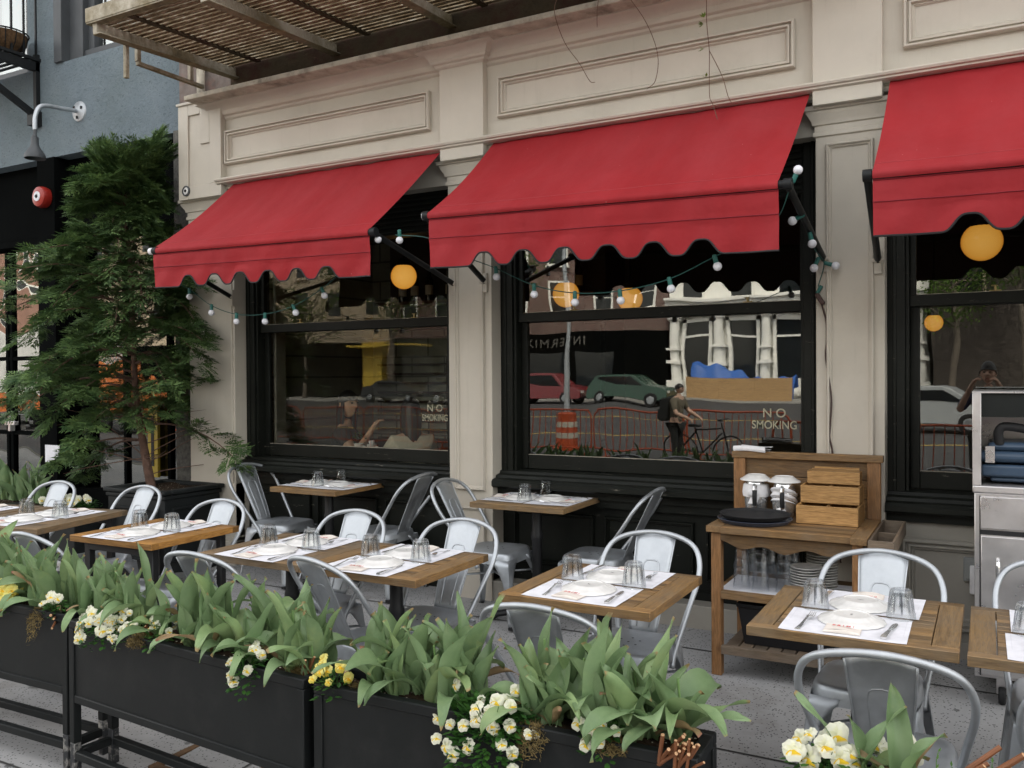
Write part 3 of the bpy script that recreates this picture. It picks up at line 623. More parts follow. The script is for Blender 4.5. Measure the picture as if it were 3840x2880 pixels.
for bx in (-5.652, -4.548, -3.46, -2.36, -1.26):
    mb = MB(); mb.bar(FE((bx, .06, 4.198 + .055 * .06)), FE((bx, -1.27, 4.198 - .055 * 1.27)), .045, .09)
    mb.bar(FE((bx + .02, .06, 4.16)), FE((bx + .02, -1.27, 4.16 - .07)), .075, .012); mb.build('beam', M['peelwhite'], fe, bevel=.004, seg=1)
random.seed(11); mb = MB()
for k in range(23):
    y = -1.215 + k * .0565; z = 4.262 + .055 * y; x = -5.70
    mb.bar(FE((x + random.uniform(-.01, .01), y, z)), FE((-.6, y, z)), .036 + random.uniform(-.003, .003), .009)
mb.build('slat_floor', M['rusty'], fe)
mb = MB()
for x in (-5.35, -4.2, -3.15): mb = MB(); mb.bar(FE((x, .04, 4.247)), FE((x, -1.25, 4.247 - .069)), .05, .01); mb.build('cross_strap', M['peel'], fe)
mb = MB(); mb.bar(FE((-5.72, -1.285, 4.225)), FE((-.6, -1.285, 4.225)), .02, .10); mb.bar(FE((-5.72, -1.26, 4.17)), FE((-.6, -1.26, 4.17)), .06, .012); mb.build('edge_channel', M['peelwhite'], fe)
for x in (-5.42, -5.09, -5.02, -4.6, -4.2): 
    mb = MB(); mb.box(*[q for pr_ in zip(FE((x - .018, -1.29, 4.25)), FE((x + .018, -1.255, 5.2))) for q in pr_]); mb.build('railing_post', M['peelwhite'], fe)
mb = MB(); mb.box(*[q for pr_ in zip(FE((-5.70, -1.0, 3.86)), FE((-5.665, -.97, 4.2))) for q in pr_]); mb.build('hanger_bar', M['peelwhite'], fe, bevel=.003, seg=1)
mb = MB(); z = 4.045
mb.box(*[q for pr_ in zip(FE((-5.77, -.845, z)), FE((-5.735, -.81, 4.2))) for q in pr_]); mb.box(*[q for pr_ in zip(FE((-5.77, -.34, z)), FE((-5.735, -.305, 4.2))) for q in pr_]); mb.box(*[q for pr_ in zip(FE((-5.765, -.84, z - .03)), FE((-5.73, -.2, z)) ) for q in pr_])
mb.build('hanger_loop', M['peelwhite'], fe, bevel=.003, seg=1)

# bare vine tendrils hanging over the frieze
M['twig'] = simple('dry_twig', (.13, .07, .045), .8); M['bud'] = leafmat('young_leaf', (.12, .2, .03), (.2, .3, .06))
V = [[(-2.397, -.33, 4.02), (-2.42, -.33, 3.912), (-2.412, -.2, 3.769), (-2.344, -.12, 3.646), (-2.279, -.1, 3.525), (-2.241, -.1, 3.51)],
     [(-2.11, -.33, 3.99), (-2.126, -.33, 3.863), (-2.14, -.3, 3.775)], [(-1.948, -.33, 3.953), (-1.837, -.25, 3.766), (-1.798, -.15, 3.596), (-1.823, -.12, 3.447), (-1.89, -.1, 3.406)]]
for k, p in enumerate(V):
    mb = MB(); o = Vector(p[0]); mb.tube([Vector(q) - o for q in spline(p, 5)], [.0024] * 5 * (len(p) - 1) + [.001], 5)
    tag(mb.build('vine_tendril', M['twig'], None, loc=o), ['bare brown vine tendril over the frieze, nearest the first capital', 'short bare vine tendril hanging straight down over the cornice moulding', 'curved bare vine tendril bending left over the middle frieze panel'][k], 'vine', 'vine tendrils hanging over the frieze')
vt = thing('vine_tendril', 'forked vine tendril with small green buds hanging over the middle awning', 'vine', (-1.437, -.3, 3.95), 0, 'vine tendrils hanging over the frieze')
o = Vector((-1.437, -.3, 3.95)); mb = MB()
for p in ([(-1.43, -.33, 3.99), (-1.445, -.3, 3.70), (-1.458, -.2, 3.538), (-1.473, -.15, 3.416), (-1.468, -.16, 3.275), (-1.438, -.2, 3.215), (-1.397, -.25, 3.107)], [(-1.458, -.2, 3.538), (-1.418, -.15, 3.443), (-1.386, -.15, 3.364), (-1.359, -.16, 3.267), (-1.327, -.2, 3.207)]):
    mb.tube([Vector(q) - o for q in spline(p, 5)], .0024, 5)
mb.build('stem', M['twig'], vt); mb = MB(); random.seed(5)
for q in [(-1.46, -.3, 3.70), (-1.48, -.25, 3.535), (-1.485, -.18, 3.39), (-1.47, -.28, 3.67)]:
    for k in range(5):
        c = Vector(q) - o; d = Vector((random.uniform(-1, .3), random.uniform(-1, 0), random.uniform(-.5, .8))).normalized(); s_ = d.cross(Vector((0, 0, 1))).normalized()
        mb.add([c, c + d * .016 + s_ * .008, c + d * .034, c + d * .016 - s_ * .008], [(0, 1, 2, 3)])
mb.build('buds', M['bud'], vt)

# ------------------------------------------------------------------ blue stucco neighbour
def stucco():
    t = NT('blue_stucco'); v = t.coord(); n = t.noise(v, 1.4, 7, .65); tr = t.noise(v, 16, 8, .72, 1.2)
    col = t.ramp(n, [(.3, (.125, .16, .183)), (.5, (.16, .20, .228)), (.75, (.195, .235, .258))])
    v2 = t.coord((1, 1, 1.6)); m2 = t.noise(v2, 13, 6, .8, 2.5); col = t.mix(t.ramp(m2, [(.55, (0, 0, 0)), (.62, (.75, .75, .75))]), col, (.07, .09, .10))
    sp = t.node('ShaderNodeSeparateXYZ'); t.link(v, sp.inputs[0]); k = t.ramp(t.noise(v, .8, 3), [(.4, (0, 0, 0)), (.8, (.5,) * 3)]); col = t.mix(k, col, (.10, .13, .12))
    t.bump(tr, .9, .02); return t.set(col, .8, 0, .25)
M['stucco'] = stucco(); M['granite'] = paint('rough_granite', (.11, .105, .095), .85, .5, 22, .5); M['frame_grey'] = paint('dark_grey_frame', (.055, .06, .065), .5, .2, 3)
M['shop_black'] = paint('shopfront_black', (.003, .0035, .0035), .9, .2, 3, spec=.02)
bl = thing('blue_building', 'blue stucco building at the left with a dark recessed shopfront', 'building', (-9, .3, 0))
def B(x0, x1, y0, y1, z0, z1): return (x0 + 9, x1 + 9, y0 - .3, y1 - .3, z0, z1)
mb = MB(); W1 = (-8.40, -6.95); W2 = (-10.2, -8.93); zt = 6.6
mb.box(*B(-24, -6.36, .3, 1.5, 3.905, 4.86)); mb.box(*B(-24, W2[0], .3, .6, 4.86, zt)); mb.box(*B(W2[1], W1[0] - .04, .3, .6, 4.86, zt)); mb.box(*B(W1[1], -6.36, .3, .6, 4.86, zt)); mb.box(*B(-24, -6.36, .3, 1.5, zt, 15)); mb.box(*B(-24, -6.36, 1.5, 10, 3.905, 15))
mb.build('stucco_wall', M['stucco'], bl)
for (a, b) in (W1, W2):
    mb = MB()
    mb.box(*B(a - .05, a + .08, .27, .5, 4.86, zt)); mb.box(*B(a + .08, a + .30, .36, .5, 4.86, zt)); mb.box(*B(a + .30, a + .40, .42, .52, 4.9, zt)); mb.box(*B(a, b, .38, .52, 4.86, 4.96)); mb.box(*B(b - .12, b, .36, .5, 4.86, zt)); mb.box(*B(a + .4, b - .1, .42, .5, 6.0, 6.06))
    f_ = mb.build('window_frame', M['frame_grey'], bl, bevel=.004, seg=1)
    mb = MB(); mb.add([(a + 9.4, .17, 4.95), (b + 8.9, .17, 4.95), (b + 8.9, .17, zt), (a + 9.4, .17, zt)], [(0, 1, 2, 3)]); mb.build('pane', M['pane_blue'], f_)
    mb = MB(); mb.grid(lambda u, v: (a + 9.42 + .38 * u, .24 + .02 * sin(u * 26), 4.95 + 1.7 * v), 24, 2); mb.build('curtain', M['linen'], f_, smooth=True)
mb = MB(); mb.box(*B(-24, -6.36, 1.4, 1.5, 4.8, 6.7)); mb.build('room_behind', M['room_dark'], bl)
mb = MB(); mb.box(*B(-8.77, -8.48, .28, .5, -.1, 3.905)); mb.box(*B(-24, -6.64, .45, .8, 3.1, 3.905)); mb.box(*B(-24, -6.64, .42, .7, 3.05, 3.12)); mb.box(*B(-24, -6.64, .45, .62, -.1, .45)); mb.box(*B(-6.66, -6.36, .55, 1, -.1, 3.905)); mb.box(*B(-24, -6.36, 2.5, 2.6, -.1, 3.905))
mb.box(*B(-24, -6.36, .62, 2.6, -.12, .1))
mb.build('shopfront', M['shop_black'], bl, bevel=.004, seg=1)
mb = MB(); mb.box(*B(-6.66, -6.36, .26, .6, -.1, 3.905)); mb.build('stone_pier', M['granite'], bl)
mb = MB()
for x in (-9.05, -9.62, -9.7, -10.6, -11.5, -12.4, -8.37, -7.7, -7.05): mb.box(*B(x - .022, x + .022, .50, .56, .45, 3.08))
for z in (1.83, 1.0): mb.box(*B(-24, -8.77, .505, .555, z - .022, z + .022))
for z in (1.9, ): mb.box(*B(-8.48, -6.64, .505, .555, z - .022, z + .022))
mb.build('mullions', M['shop_black'], bl)
mb = MB(); mb.add([(-15, .23, .45), (.23, .23, .45), (.23, .23, 3.08), (-15, .23, 3.08)], [(0, 1, 2, 3)]); mb.add([(.52, .23, .45), (2.36, .23, .45), (2.36, .23, 3.08), (.52, .23, 3.08)], [(0, 1, 2, 3)]); mb.build('shop_pane', M['pane_shop'], bl)
mb = MB(); mb.box(*B(-9.63, -9.45, .42, .47, 1.09, 1.13)); mb.box(*B(-9.60, -9.56, .44, .5, 1.02, 1.2)); mb.build('door_handle', M['stainless'], bl, bevel=.004)
nt = thing('shop_notice', 'small white notice low on the black shopfront column', 'notice', (-8.55, .275, .82)); mb = MB(); mb.box(-.12, .12, -.004, 0, -.09, .09); mb.build('sheet', M['white'], nt)
ys = thing('yellow_sign', 'narrow yellow sign on the dark shopfront behind the conifer trunk', 'sign', (-7.25, .5, .98)); mb = MB(); mb.box(-.07, .07, -.03, 0, -.36, .36); mb.build('panel', paint('yellow_sign_paint', (.42, .3, .03), .5), ys); mb = MB(); mb.box(-.02, .02, -.034, -.03, -.25, .25); mb.build('black_stripe', M['trim'], ys)

gl_ = thing('gooseneck_lamp', 'grey gooseneck wall lamp with bell shade on the blue stucco', 'lamp', (-8.08, .3, 4.313))
mb = MB(); mb.lathe([(.0, .035), (.03, .035), (.1, .012), (.105, 0)], 20, 0, Matrix.Rotation(radians(90), 4, 'X')); pl = mb.build('wall_plate', M['steel'], gl_, smooth=30)
mb = MB()
for a in (.4, 2.5, 4.6): mb.box(.065 * cos(a) - .008, .065 * cos(a) + .008, -.035, -.02, .065 * sin(a) - .014, .065 * sin(a) + .014)
mb.build('screw_slot', M['trim'], pl)
mb = MB(); mb.tube(spline([(0, 0, 0), (0, -.18, -.02), (0, -.36, -.038), (0, -.43, -.075), (0, -.465, -.15), (0, -.475, -.22), (0, -.475, -.30)], 6), .021, 12); mb.build('arm', M['steel'], gl_, smooth=True)
mb = MB(); mb.tube([(0, -.475, -.29), (0, -.476, -.35)], .016, 8); mb.sphere((.0, -.478, -.365), .024, 10, 8); mb.build('swivel', M['frame_grey'], gl_, smooth=True)
mb = MB(); mb.lathe([(.034, -.375), (.036, -.44), (.045, -.47), (.085, -.53), (.095, -.55), (.095, -.58), (.088, -.58), (.078, -.54), (.03, -.46)], 22, 0, Matrix.Translation((0, -.478, 0)), capt=False); mb.build('shade', M['frame_grey'], gl_, smooth=35)
be = thing('alarm_bell', 'round red alarm bell with a white centre on the dark column', 'bell', (-8.62, .28, 3.49))
X90 = Matrix.Rotation(radians(90), 4, 'X')
mb = MB(); mb.lathe([(.105, 0), (.11, .03), (.11, .06), (.1, .085), (.06, .097), (0, .1)], 28, 0, X90); mb.build('gong', paint('red_bell_paint', (.28, .018, .012), .35), be, smooth=35)
mb = MB(); mb.lathe([(.052, .097), (.05, .103), (0.02, .104)], 20, 0, X90); mb.build('centre_disc', M['white'], be); mb = MB(); mb.lathe([(.017, .103), (.015, .113), (0, .114)], 14, 0, X90); mb.build('centre_screw', M['trim'], be, smooth=True)
de = thing('door_buzzer', 'small round white alarm sounder with dark centre on the cream end pilaster', 'sounder', (-6.07, -.10, 3.215))
mb = MB(); mb.lathe([(.045, 0), (.045, .012), (.034, .016), (.034, .008)], 20, 0, X90); mb.build('ring', M['frame_grey'], de, smooth=30); mb = MB(); mb.lathe([(.034, .008), (.02, .014), (.0, .015)], 20, 0, X90); mb.build('face', M['china'], de, smooth=True); mb = MB(); mb.lathe([(.013, .015), (.012, .02), (0, .021)], 12, 0, X90); mb.build('button', M['trim'], de)

# black fire escape of the blue building, top left corner
bf = thing('black_fire_escape', 'black iron balcony with brace in the upper left corner', 'fire escape', (-8.8, .3, 4.9))
def BF(p): return (p[0] + 8.8, p[1] - .3, p[2] - 4.9)
mb = MB(); mb.bar(BF((-8.75, .28, 4.27)), BF((-8.75, .28, 5.0)), .05, .05, 0, (0, 1, 0)); mb.bar(BF((-8.75, .3, 4.87)), BF((-8.75, -1.0, 4.87)), .05, .09); mb.bar(BF((-8.75, -.85, 4.92)), BF((-8.75, .26, 4.36)), .05, .06); mb.box(*[q for p in zip(BF((-8.80, .2, 4.25)), BF((-8.70, .3, 4.4))) for q in p]); mb.build('bracket', M['darkmetal'], bf)
mb = MB()
for k in range(16): mb.bar(BF((-8.72, .24 - k * .075, 4.925)), BF((-11, .24 - k * .075, 4.925)), .045, .01)
mb.bar(BF((-8.72, .3, 4.94)), BF((-8.72, -1, 4.94)), .03, .03); mb.build('slat_floor', M['darkmetal'], bf)
for y in (.26, .13, -.0, -.13, -.26, -.4): mb = MB(); mb.bar(BF((-8.73, y, 4.94)), BF((-8.73, y, 6.2)), .018, .018, 0, (0, 1, 0)); mb.build('baluster', M['darkmetal'], bf)
hb = thing('hanging_basket', 'coco lined iron basket on the black balcony', 'basket', (-8.9, .02, 5.0))
M['coco'] = paint('coco_fibre', (.10, .055, .025), .95, .5, 30, .9)
mb = MB(); mb.lathe([(.0, -.03), (.13, -.02), (.2, .05), (.225, .15), (.21, .15), (.18, .1), (0, .08)], 24); mb.build('coco_liner', M['coco'], hb, smooth=True)
mb = MB()
for k in range(14):
    a = 2 * pi * k / 14; mb.tube([(r * cos(a), r * sin(a), z) for r, z in ((.14, -.035), (.205, .04), (.232, .16))], .005, 5)
mb.tube([(.234 * cos(a * pi / 12), .234 * sin(a * pi / 12), .16) for a in range(25)], .008, 6, caps=False); mb.build('cage', M['darkmetal'], hb)

# ------------------------------------------------------------------ the far side of the street (seen mirrored in the panes)
def facade(name, label, x0, x1, y, h, wall, win, rows, cols, z0=5.2, parts=None):
    t = thing(name, label, 'building', ((x0 + x1) / 2, y, -.05)); W = x1 - x0
    mb = MB(); mb.box(-W / 2, W / 2, -8, 0, 0, h); mb.build('wall', wall, t)
    mb = MB(); mb.box(-W / 2 - .2, W / 2 + .2, -.3, .6, h, h + .5); mb.box(-W / 2 - .1, W / 2 + .1, -.1, .35, h - .4, h); mb.build('cornice', win[1], t)
    for r in range(rows):
        for c in range(cols):
            x = -W / 2 + W * (c + .5) / cols; z = z0 + r * 3.4
            mb = MB(); mb.box(x - .75, x + .75, 0, .1, z - .15, z + 2.2); mb.box(x - .85, x + .85, 0, .22, z - .25, z - .1); f = mb.build('window', win[1], t)
            mb = MB(); mb.box(x - .6, x + .6, .1, .115, z, z + .98); mb.box(x - .6, x + .6, .1, .115, z + 1.05, z + 2.05); mb.build('pane', win[0], f)
    return t, W
M['signgrey'] = simple('dull_sign_letters', (.09, .085, .075), .6); M['farglass'] = simple('far_window_glass', (.015, .018, .02), .08); M['farwhite'] = paint('cast_iron_white', (.86, .85, .80), .6, .04); M['fartan'] = paint('tan_stone', (.42, .34, .25), .8); M['faryellow'] = paint('yellow_shop_paint', (.6, .42, .06), .5); M['farpink'] = paint('pinkish_plaster', (.30, .17, .13), .8)
wb, W = facade('white_columned_building', 'white cast iron building with columns mirrored in the middle window', -17.8, -2.9, -48, 17, M['farwhite'], (M['farglass'], M['farwhite']), 3, 5, 6.4)
mb = MB()
for k in range(6):
    x = -W / 2 + .4 + k * (W - .8) / 5
    mb.lathe([(.42, .1), (.42, .5), (.32, .55), (.30, 3.8), (.27, 5.1), (.4, 5.2), (.45, 5.5)], 18, 0, Matrix.Translation((x, .45, 0)))
    mb.box(x - .5, x + .5, 0, .95, 0, 1.25); mb.box(x - .46, x + .46, 0, .9, 2.3, 2.5); mb.box(x - .44, x + .44, 0, .88, 3.25, 3.4)
mb.build('columns', M['farwhite'], wb, smooth=30)
mb = MB(); mb.box(-W / 2, W / 2, .0, .95, 5.5, 6.1); mb.box(-W / 2, W / 2, 0, 1.2, 6.1, 6.25); mb.build('entablature', M['farwhite'], wb)
for k in range(5):
    x = -W / 2 + .4 + (k + .5) * (W - .8) / 5; mb = MB(); mb.box(x - 1.0, x + 1.0, 0, .08, 1.4, 5.2); p = mb.build('shop_window', M['farglass'], wb); mb = MB()
    for q in (-1, 1): mb.box(x + q * .88 - .1, x + q * .88 + .1, .08, .3, 1.3, 5.2)
    mb.box(x - .8, x + .8, .08, .2, 4.0, 4.14); mb.box(x - .98, x + .98, .08, .32, 1.3, 1.5); mb.box(x - .98, x + .98, .08, .3, 5.0, 5.2); mb.build('window_surround', M['farwhite'], p); mb = MB(); mb.box(x - 1, x + 1, 0, .3, .3, 1.3)
    for j in range(7): mb.lathe([(.07, .4), (.12, .6), (.05, .95), (.08, 1.2)], 8, 0, Matrix.Translation((x - .8 + j * .27, .36, 0)))
    mb.build('balustrade', M['farwhite'], p)
rb, W2_ = facade('red_brick_building', 'red brick building with a dark shopfront mirrored in the middle window', -39.8, -17.9, -48, 16, M['redbrick'], (M['farglass'], M['farwhite']), 3, 7, 6.0)
mb = MB(); mb.box(-W2_ / 2, W2_ / 2, 0, .5, 0, 4.6); mb.build('shopfront', M['shop_black'], rb)
textmesh('sign_lettering', 'INTERMIX', .85, M['signgrey'], rb, (3.0, .52, 3.9), (radians(90), 0, pi), .01, spacing=1.25)
mb = MB()
for k in range(5): mb.box(-W2_ / 2 + 1 + k * 3.6, -W2_ / 2 + 3.8 + k * 3.6, .5, .52, .7, 3.2)
mb.build('shop_glass', M['farglass'], rb)
yb_, W3_ = facade('tan_corner_building', 'tan building with a yellow shopfront mirrored in the left window', -80, -39.9, -48, 15, M['fartan'], (M['farglass'], M['fartan']), 3, 11, 6.4)
mb = MB(); mb.box(W3_ / 2 - 2.6, W3_ / 2 - .4, 0, .6, 0, 4.4); mb.build('yellow_shopfront', M['faryellow'], yb_)
mb = MB(); mb.box(-W3_ / 2 + .5, W3_ / 2 - 2.8, 0, .6, 0, 4.4); mb.build('dark_shopfront', M['shop_black'], yb_)
mb = MB(); mb.box(W3_ / 2 - 3, W3_ / 2 + 4, .6, 2.0, 4.0, 4.15); mb.build('canopy', M['faryellow'], yb_)
pb, _ = facade('pink_building', 'pinkish plastered building beyond the corner, mirrored in the shopfront', -130, -80.3, -46, 16, M['farpink'], (M['farglass'], M['farwhite']), 3, 12, 5.5)
gb, _ = facade('dark_brick_building', 'dark brick building mirrored in the right window', -2.6, 40, -46, 14, brick('dark_brick', (.06, .05, .045), (.05, .04, .035), (.09, .08, .07)), (M['farglass'], M['fartan']), 3, 12, 5.5)
hd = thing('plywood_hoarding', 'tan plywood hoarding mirrored in the middle window', 'hoarding', (-12.5, -43.5, -.05)); M['ply'] = wood('plywood', (.42, .26, .12), (.52, .34, .17), 'x', 0, .7, .3)
for k in range(3): mb = MB(); mb.box(-3 + k * 2, -1.01 + k * 2, -.04, .04, 0, 1.55); mb.build('board', M['ply'], hd)
tp = thing('blue_tarpaulin', 'blue tarpaulin heaped behind the plywood hoarding', 'tarpaulin', (-12.4, -44.4, -.05)); mb = MB(); random.seed(8)
mb.grid(lambda u, v: (-2.9 + 5.8 * u, -1 + 1.6 * v, max(.2, (1.9 + .5 * sin(u * 5 + 1) + .12 * sin(u * 31) + .08 * sin(v * 20 + u * 9)) * sin(pi * min(1, max(0, v * .9 + .1))) ** .5)), 50, 14); mb.build('sheet', simple('blue_sheet', (.03, .12, .42), .5), tp, smooth=True)

def car(name, label, col, L=4.6, H=1.62, wagon=True, loc=(0, 0, 0), rot=0, cat='car'):
    t = thing(name, label, cat, loc, rot, 'cars parked across the street'); m = paint(name + '_paint', col, .25, .05, 2, .0, spec=.6)
    prof = [(-L / 2, .45), (-L / 2 + .05, .85), (-L / 2 + .12, 1.0)] + ([(-L / 2 + .45, H - .08), (-L / 2 + .8, H)] if wagon else [(-L / 2 + .75, 1.08), (-L / 2 + 1.35, H - .1), (-L / 2 + 1.7, H)]) + [(.45, H), (.75, H - .06), (1.35, 1.08), (L / 2 - .25, .92), (L / 2 - .03, .75), (L / 2, .42), (L / 2 - .1, .3), (-L / 2 + .1, .3)]
    mb = MB(); n = len(prof)
    for s, k in ((-.88, 1), (.88, 1)):
        pass
    secs = [(-.9, 0), (-.86, .02), (.86, .02), (.9, 0)]
    o = 0
    for (yy, e) in secs:
        for (x, z) in prof: mb.v.append((x, yy * (1 if z < 1.05 else .86), z))
    for a in range(3):
        for k in range(n): b = (k + 1) % n; mb.f.append((a * n + k, a * n + b, (a + 1) * n + b, (a + 1) * n + k)); mb.m.append(0)
    mb.f.append(tuple(range(n))); mb.m.append(0); mb.f.append(tuple(reversed(range(3 * n, 4 * n)))); mb.m.append(0)
    mb.build('body', m, t, smooth=30, bevel=.03, fixn=True)
    for s in (-1, 1):
        mb = MB(); xr = -L / 2 + (.55 if wagon else 1.3); mb.prism([(xr, 1.06), (xr + .12, H - .12), (.55, H - .12), (1.15, 1.06)], 0, .015, 0, Matrix.Translation((0, s * .80, 0)) @ Matrix.Rotation(radians(90), 4, 'X') @ Matrix.Translation((0, 0, -.0))); mb.build('side_window', M['farglass'], t)
    mb = MB(); mb.box(L / 2 - .12, L / 2 + .01, -.75, -.45, .62, .76); mb.box(L / 2 - .12, L / 2 + .01, .45, .75, .62, .76); mb.build('headlight', M['china'], t)
    mb = MB(); mb.box(-L / 2 - .01, -L / 2 + .12, -.8, -.6, .75, .95); mb.box(-L / 2 - .01, -L / 2 + .12, .6, .8, .75, .95); mb.build('tail_light', simple(name + '_lamp', (.4, .01, .01), .2), t)
    for x in (-L / 2 + .85, L / 2 - .85):
        for s in (-1, 1):
            wm = Matrix.Translation((x, s * .82, .34)) @ Matrix.Rotation(radians(90), 4, 'X'); mb = MB(); mb.lathe([(.2, -.11), (.33, -.11), (.35, -.07), (.35, .07), (.33, .11), (.2, .11)], 22, 0, wm); wh = mb.build('wheel', M['trim'], t, smooth=30)
            mb = MB(); mb.lathe([(.21, .09), (.18, .115), (.05, .12), (0, .12)], 18, 0, wm); mb.lathe([(.21, -.09), (.18, -.115), (.05, -.12), (0, -.12)], 18, 0, wm); mb.build('rim', M['steel'], wh, smooth=30)
    return t
car('green_wagon', 'dark green estate car mirrored in the middle window', (.02, .06, .04), 4.8, 1.65, True, (-17.4, -39.5, rz(-39.5)), 0)
car('red_suv', 'dark red off-road car mirrored in the middle window', (.16, .02, .025), 4.7, 1.8, True, (-22.6, -39.8, rz(-39.8)), 0)
car('black_saloon', 'black saloon mirrored in the left window', (.012, .013, .016), 4.7, 1.5, False, (-33.2, -39.4, rz(-39)), 0)
car('dark_wagon', 'dark estate car mirrored behind the diners in the left window', (.02, .024, .03), 4.8, 1.65, True, (-28, -39.2, rz(-39)), 0)
car('silver_hatchback', 'silver parked car mirrored in the right window', (.35, .37, .38), 4.3, 1.5, True, (-1.6, -24, rz(-24)), .1)
tk = thing('box_truck', 'white box truck with an orange skirt mirrored in the dark shopfront', 'truck', (-31.5, -14.6, rz(-14.6)), 0)
mb = MB(); mb.box(-4, 2.4, -1.2, 1.2, 1.0, 3.7); mb.build('cargo_box', paint('truck_white', (.62, .61, .60), .4), tk, bevel=.05); mb = MB(); mb.box(-4.02, 2.42, -1.22, 1.22, .75, 1.45); mb.build('orange_skirt', paint('truck_orange', (.5, .13, .03), .5), tk)
mb = MB(); mb.prism([(2.5, .6), (2.5, 2.7), (3.5, 2.7), (4.1, 1.7), (4.8, 1.5), (4.9, .6)], -1.1, 1.1, 0, X90); mb.build('cab', paint('truck_orange2', (.5, .14, .03), .4), tk, bevel=.05)
for x in (-2.8, 3.7):
    for s in (-1, 1): mb = MB(); mb.lathe([(0, -.14), (.42, -.14), (.45, -.08), (.45, .08), (.42, .14), (0, .14)], 20, 0, Matrix.Translation((x, s * 1.0, .45)) @ X90); mb.build('wheel', M['trim'], tk, smooth=30)
# street trees on the far pavement
M['farleaf'] = leafmat('street_tree_leaf', (.06, .13, .02), (.14, .24, .04), None, .3); M['farbark'] = paint('street_tree_bark', (.12, .10, .08), .9, .3, 3)
def street_tree(lab, x, y, h, r, seed):
    t = thing('street_tree', lab, 'tree', (x, y, .03)); random.seed(seed); mb = MB(); mb.tube(spline([(0, 0, 0), (.1, 0, h * .3), (-.05, .1, h * .55), (.1, 0, h * .8)], 5), [.2, .19, .18, .17, .16, .15, .14, .13, .12, .11, .1, .09, .08, .07, .06, .05], 10); tips = []
    for k in range(16):
        a = k * 2.4; z = h * random.uniform(.42, .78); p = Vector((0, 0, z)); d = Vector((cos(a), sin(a), random.uniform(.4, 1.2))).normalized(); pts = [p]
        for j in range(4): d = (d + Vector((random.uniform(-.3, .3), random.uniform(-.3, .3), random.uniform(-.1, .25)))).normalized(); pts.append(pts[-1] + d * r * .27); tips.append(pts[-1])
        mb.tube(pts, [.07, .055, .04, .025, .01], 6, caps=False)
    mb.build('trunk', M['farbark'], t, smooth=True); mb = MB()
    for k in range(2600):
        c = random.choice(tips) + Vector((random.gauss(0, .35), random.gauss(0, .35), random.gauss(0, .35))); d = Vector((random.uniform(-1, 1), random.uniform(-1, 1), random.uniform(-1, .3))).normalized(); s = d.orthogonal().normalized() * .06; mb.add([c, c + d * .09 + s, c + d * .2, c + d * .09 - s], [(0, 1, 2, 3)])
    mb.build('crown', M['farleaf'], t)
for a in (('young street tree before the tan building, mirrored in the left window', -44.5, -43.4, 9, 4, 1), ('street tree before the red brick building, mirrored in the left window', -36.5, -43.2, 10, 4.2, 2), ('street tree mirrored at the left of the middle window', -27.5, -43, 10.5, 4, 3), ('street tree mirrored in the right window', 1.5, -42.5, 10, 4.5, 4), ('second street tree mirrored in the right window', -1.5, -43, 9, 3.5, 5)): street_tree(*a)
# orange crowd barriers on the roadside, behind the camera
M['barrier'] = paint('orange_barrier_paint', (.34, .055, .015), .45, .12, 3)
ba = thing('crowd_barrier', 'orange tubular crowd barrier standing along the roadside', 'barrier', (-14.0, -13.2, rz(-13.2)), 0, 'orange crowd barriers mirrored in the windows')
mb = MB(); mb.tube(spline([(-1.1, 0, .18), (-1.1, 0, .9), (-1.0, 0, 1.06), (-.85, 0, 1.1), (.85, 0, 1.1), (1.0, 0, 1.06), (1.1, 0, .9), (1.1, 0, .18)], 5), .021, 8); mb.tube([(-1.1, 0, .2), (1.1, 0, .2)], .018, 8); mb.build('frame', M['barrier'], ba, smooth=True)
mb = MB()
for k in range(1, 14): mb.tube([(-1.1 + k * 2.2 / 14, 0, .2), (-1.1 + k * 2.2 / 14, 0, 1.09)], .009, 6)
mb.build('bars', M['barrier'], ba, smooth=True)
for x in (-.85, .85): mb = MB(); mb.bar((x, -.3, .03), (x, .3, .03), .05, .06); mb.tube([(x, 0, .03), (x, 0, .2)], .018, 8); mb.build('foot', M['barrier'], ba)
for (x, y, r) in ((-11.7, -13.2, 0), (-9.4, -13.25, .03), (-7.1, -13.2, 0), (-16.3, -13.3, 0), (-18.6, -13.3, .02), (-21, -13.3, 0), (-4.8, -13.1, 0), (-2.4, -10.5, .1), (0, -10.3, -.05), (2.4, -10.5, 0), (-24, -13.3, 0), (-28, -12.8, 0)): dup(ba, (x, y, rz(y)), r)
ol = thing('traffic_barrel', 'orange traffic barrel with white bands beside the crowd barriers', 'traffic barrel', (-9.6, -14.6, rz(-14.6)))
mb = MB(); mb.lathe([(.36, 0), (.36, .05), (.29, .06), (.28, .3), (.27, .32), (.26, .6), (.25, .62), (.24, .92), (.2, .96), (.0, .98)], 22); mb.build('drum', M['barrier'], ol, smooth=30); mb = MB(); mb.lathe([(.285, .3), (.273, .44)], 22); mb.lathe([(.265, .58), (.253, .72)], 22); mb.build('white_band', M['bottle_label'], ol, smooth=True)
lp = thing('light_pole', 'pale steel street light pole mirrored in the middle window', 'pole', (-16.8, -30, rz(-30))); mb = MB(); mb.tube([(0, 0, 0), (0, 0, 7.5)], [.13, .09], 12); mb.tube(spline([(0, 0, 7.4), (0, .5, 8.2), (0, 2, 8.5)], 5), .05, 8); mb.build('pole', M['steel'], lp, smooth=True); mb = MB(); mb.box(-.15, .15, 1.8, 2.6, 8.42, 8.54); mb.build('lamp_head', M['steel_dark'], lp, bevel=.03)
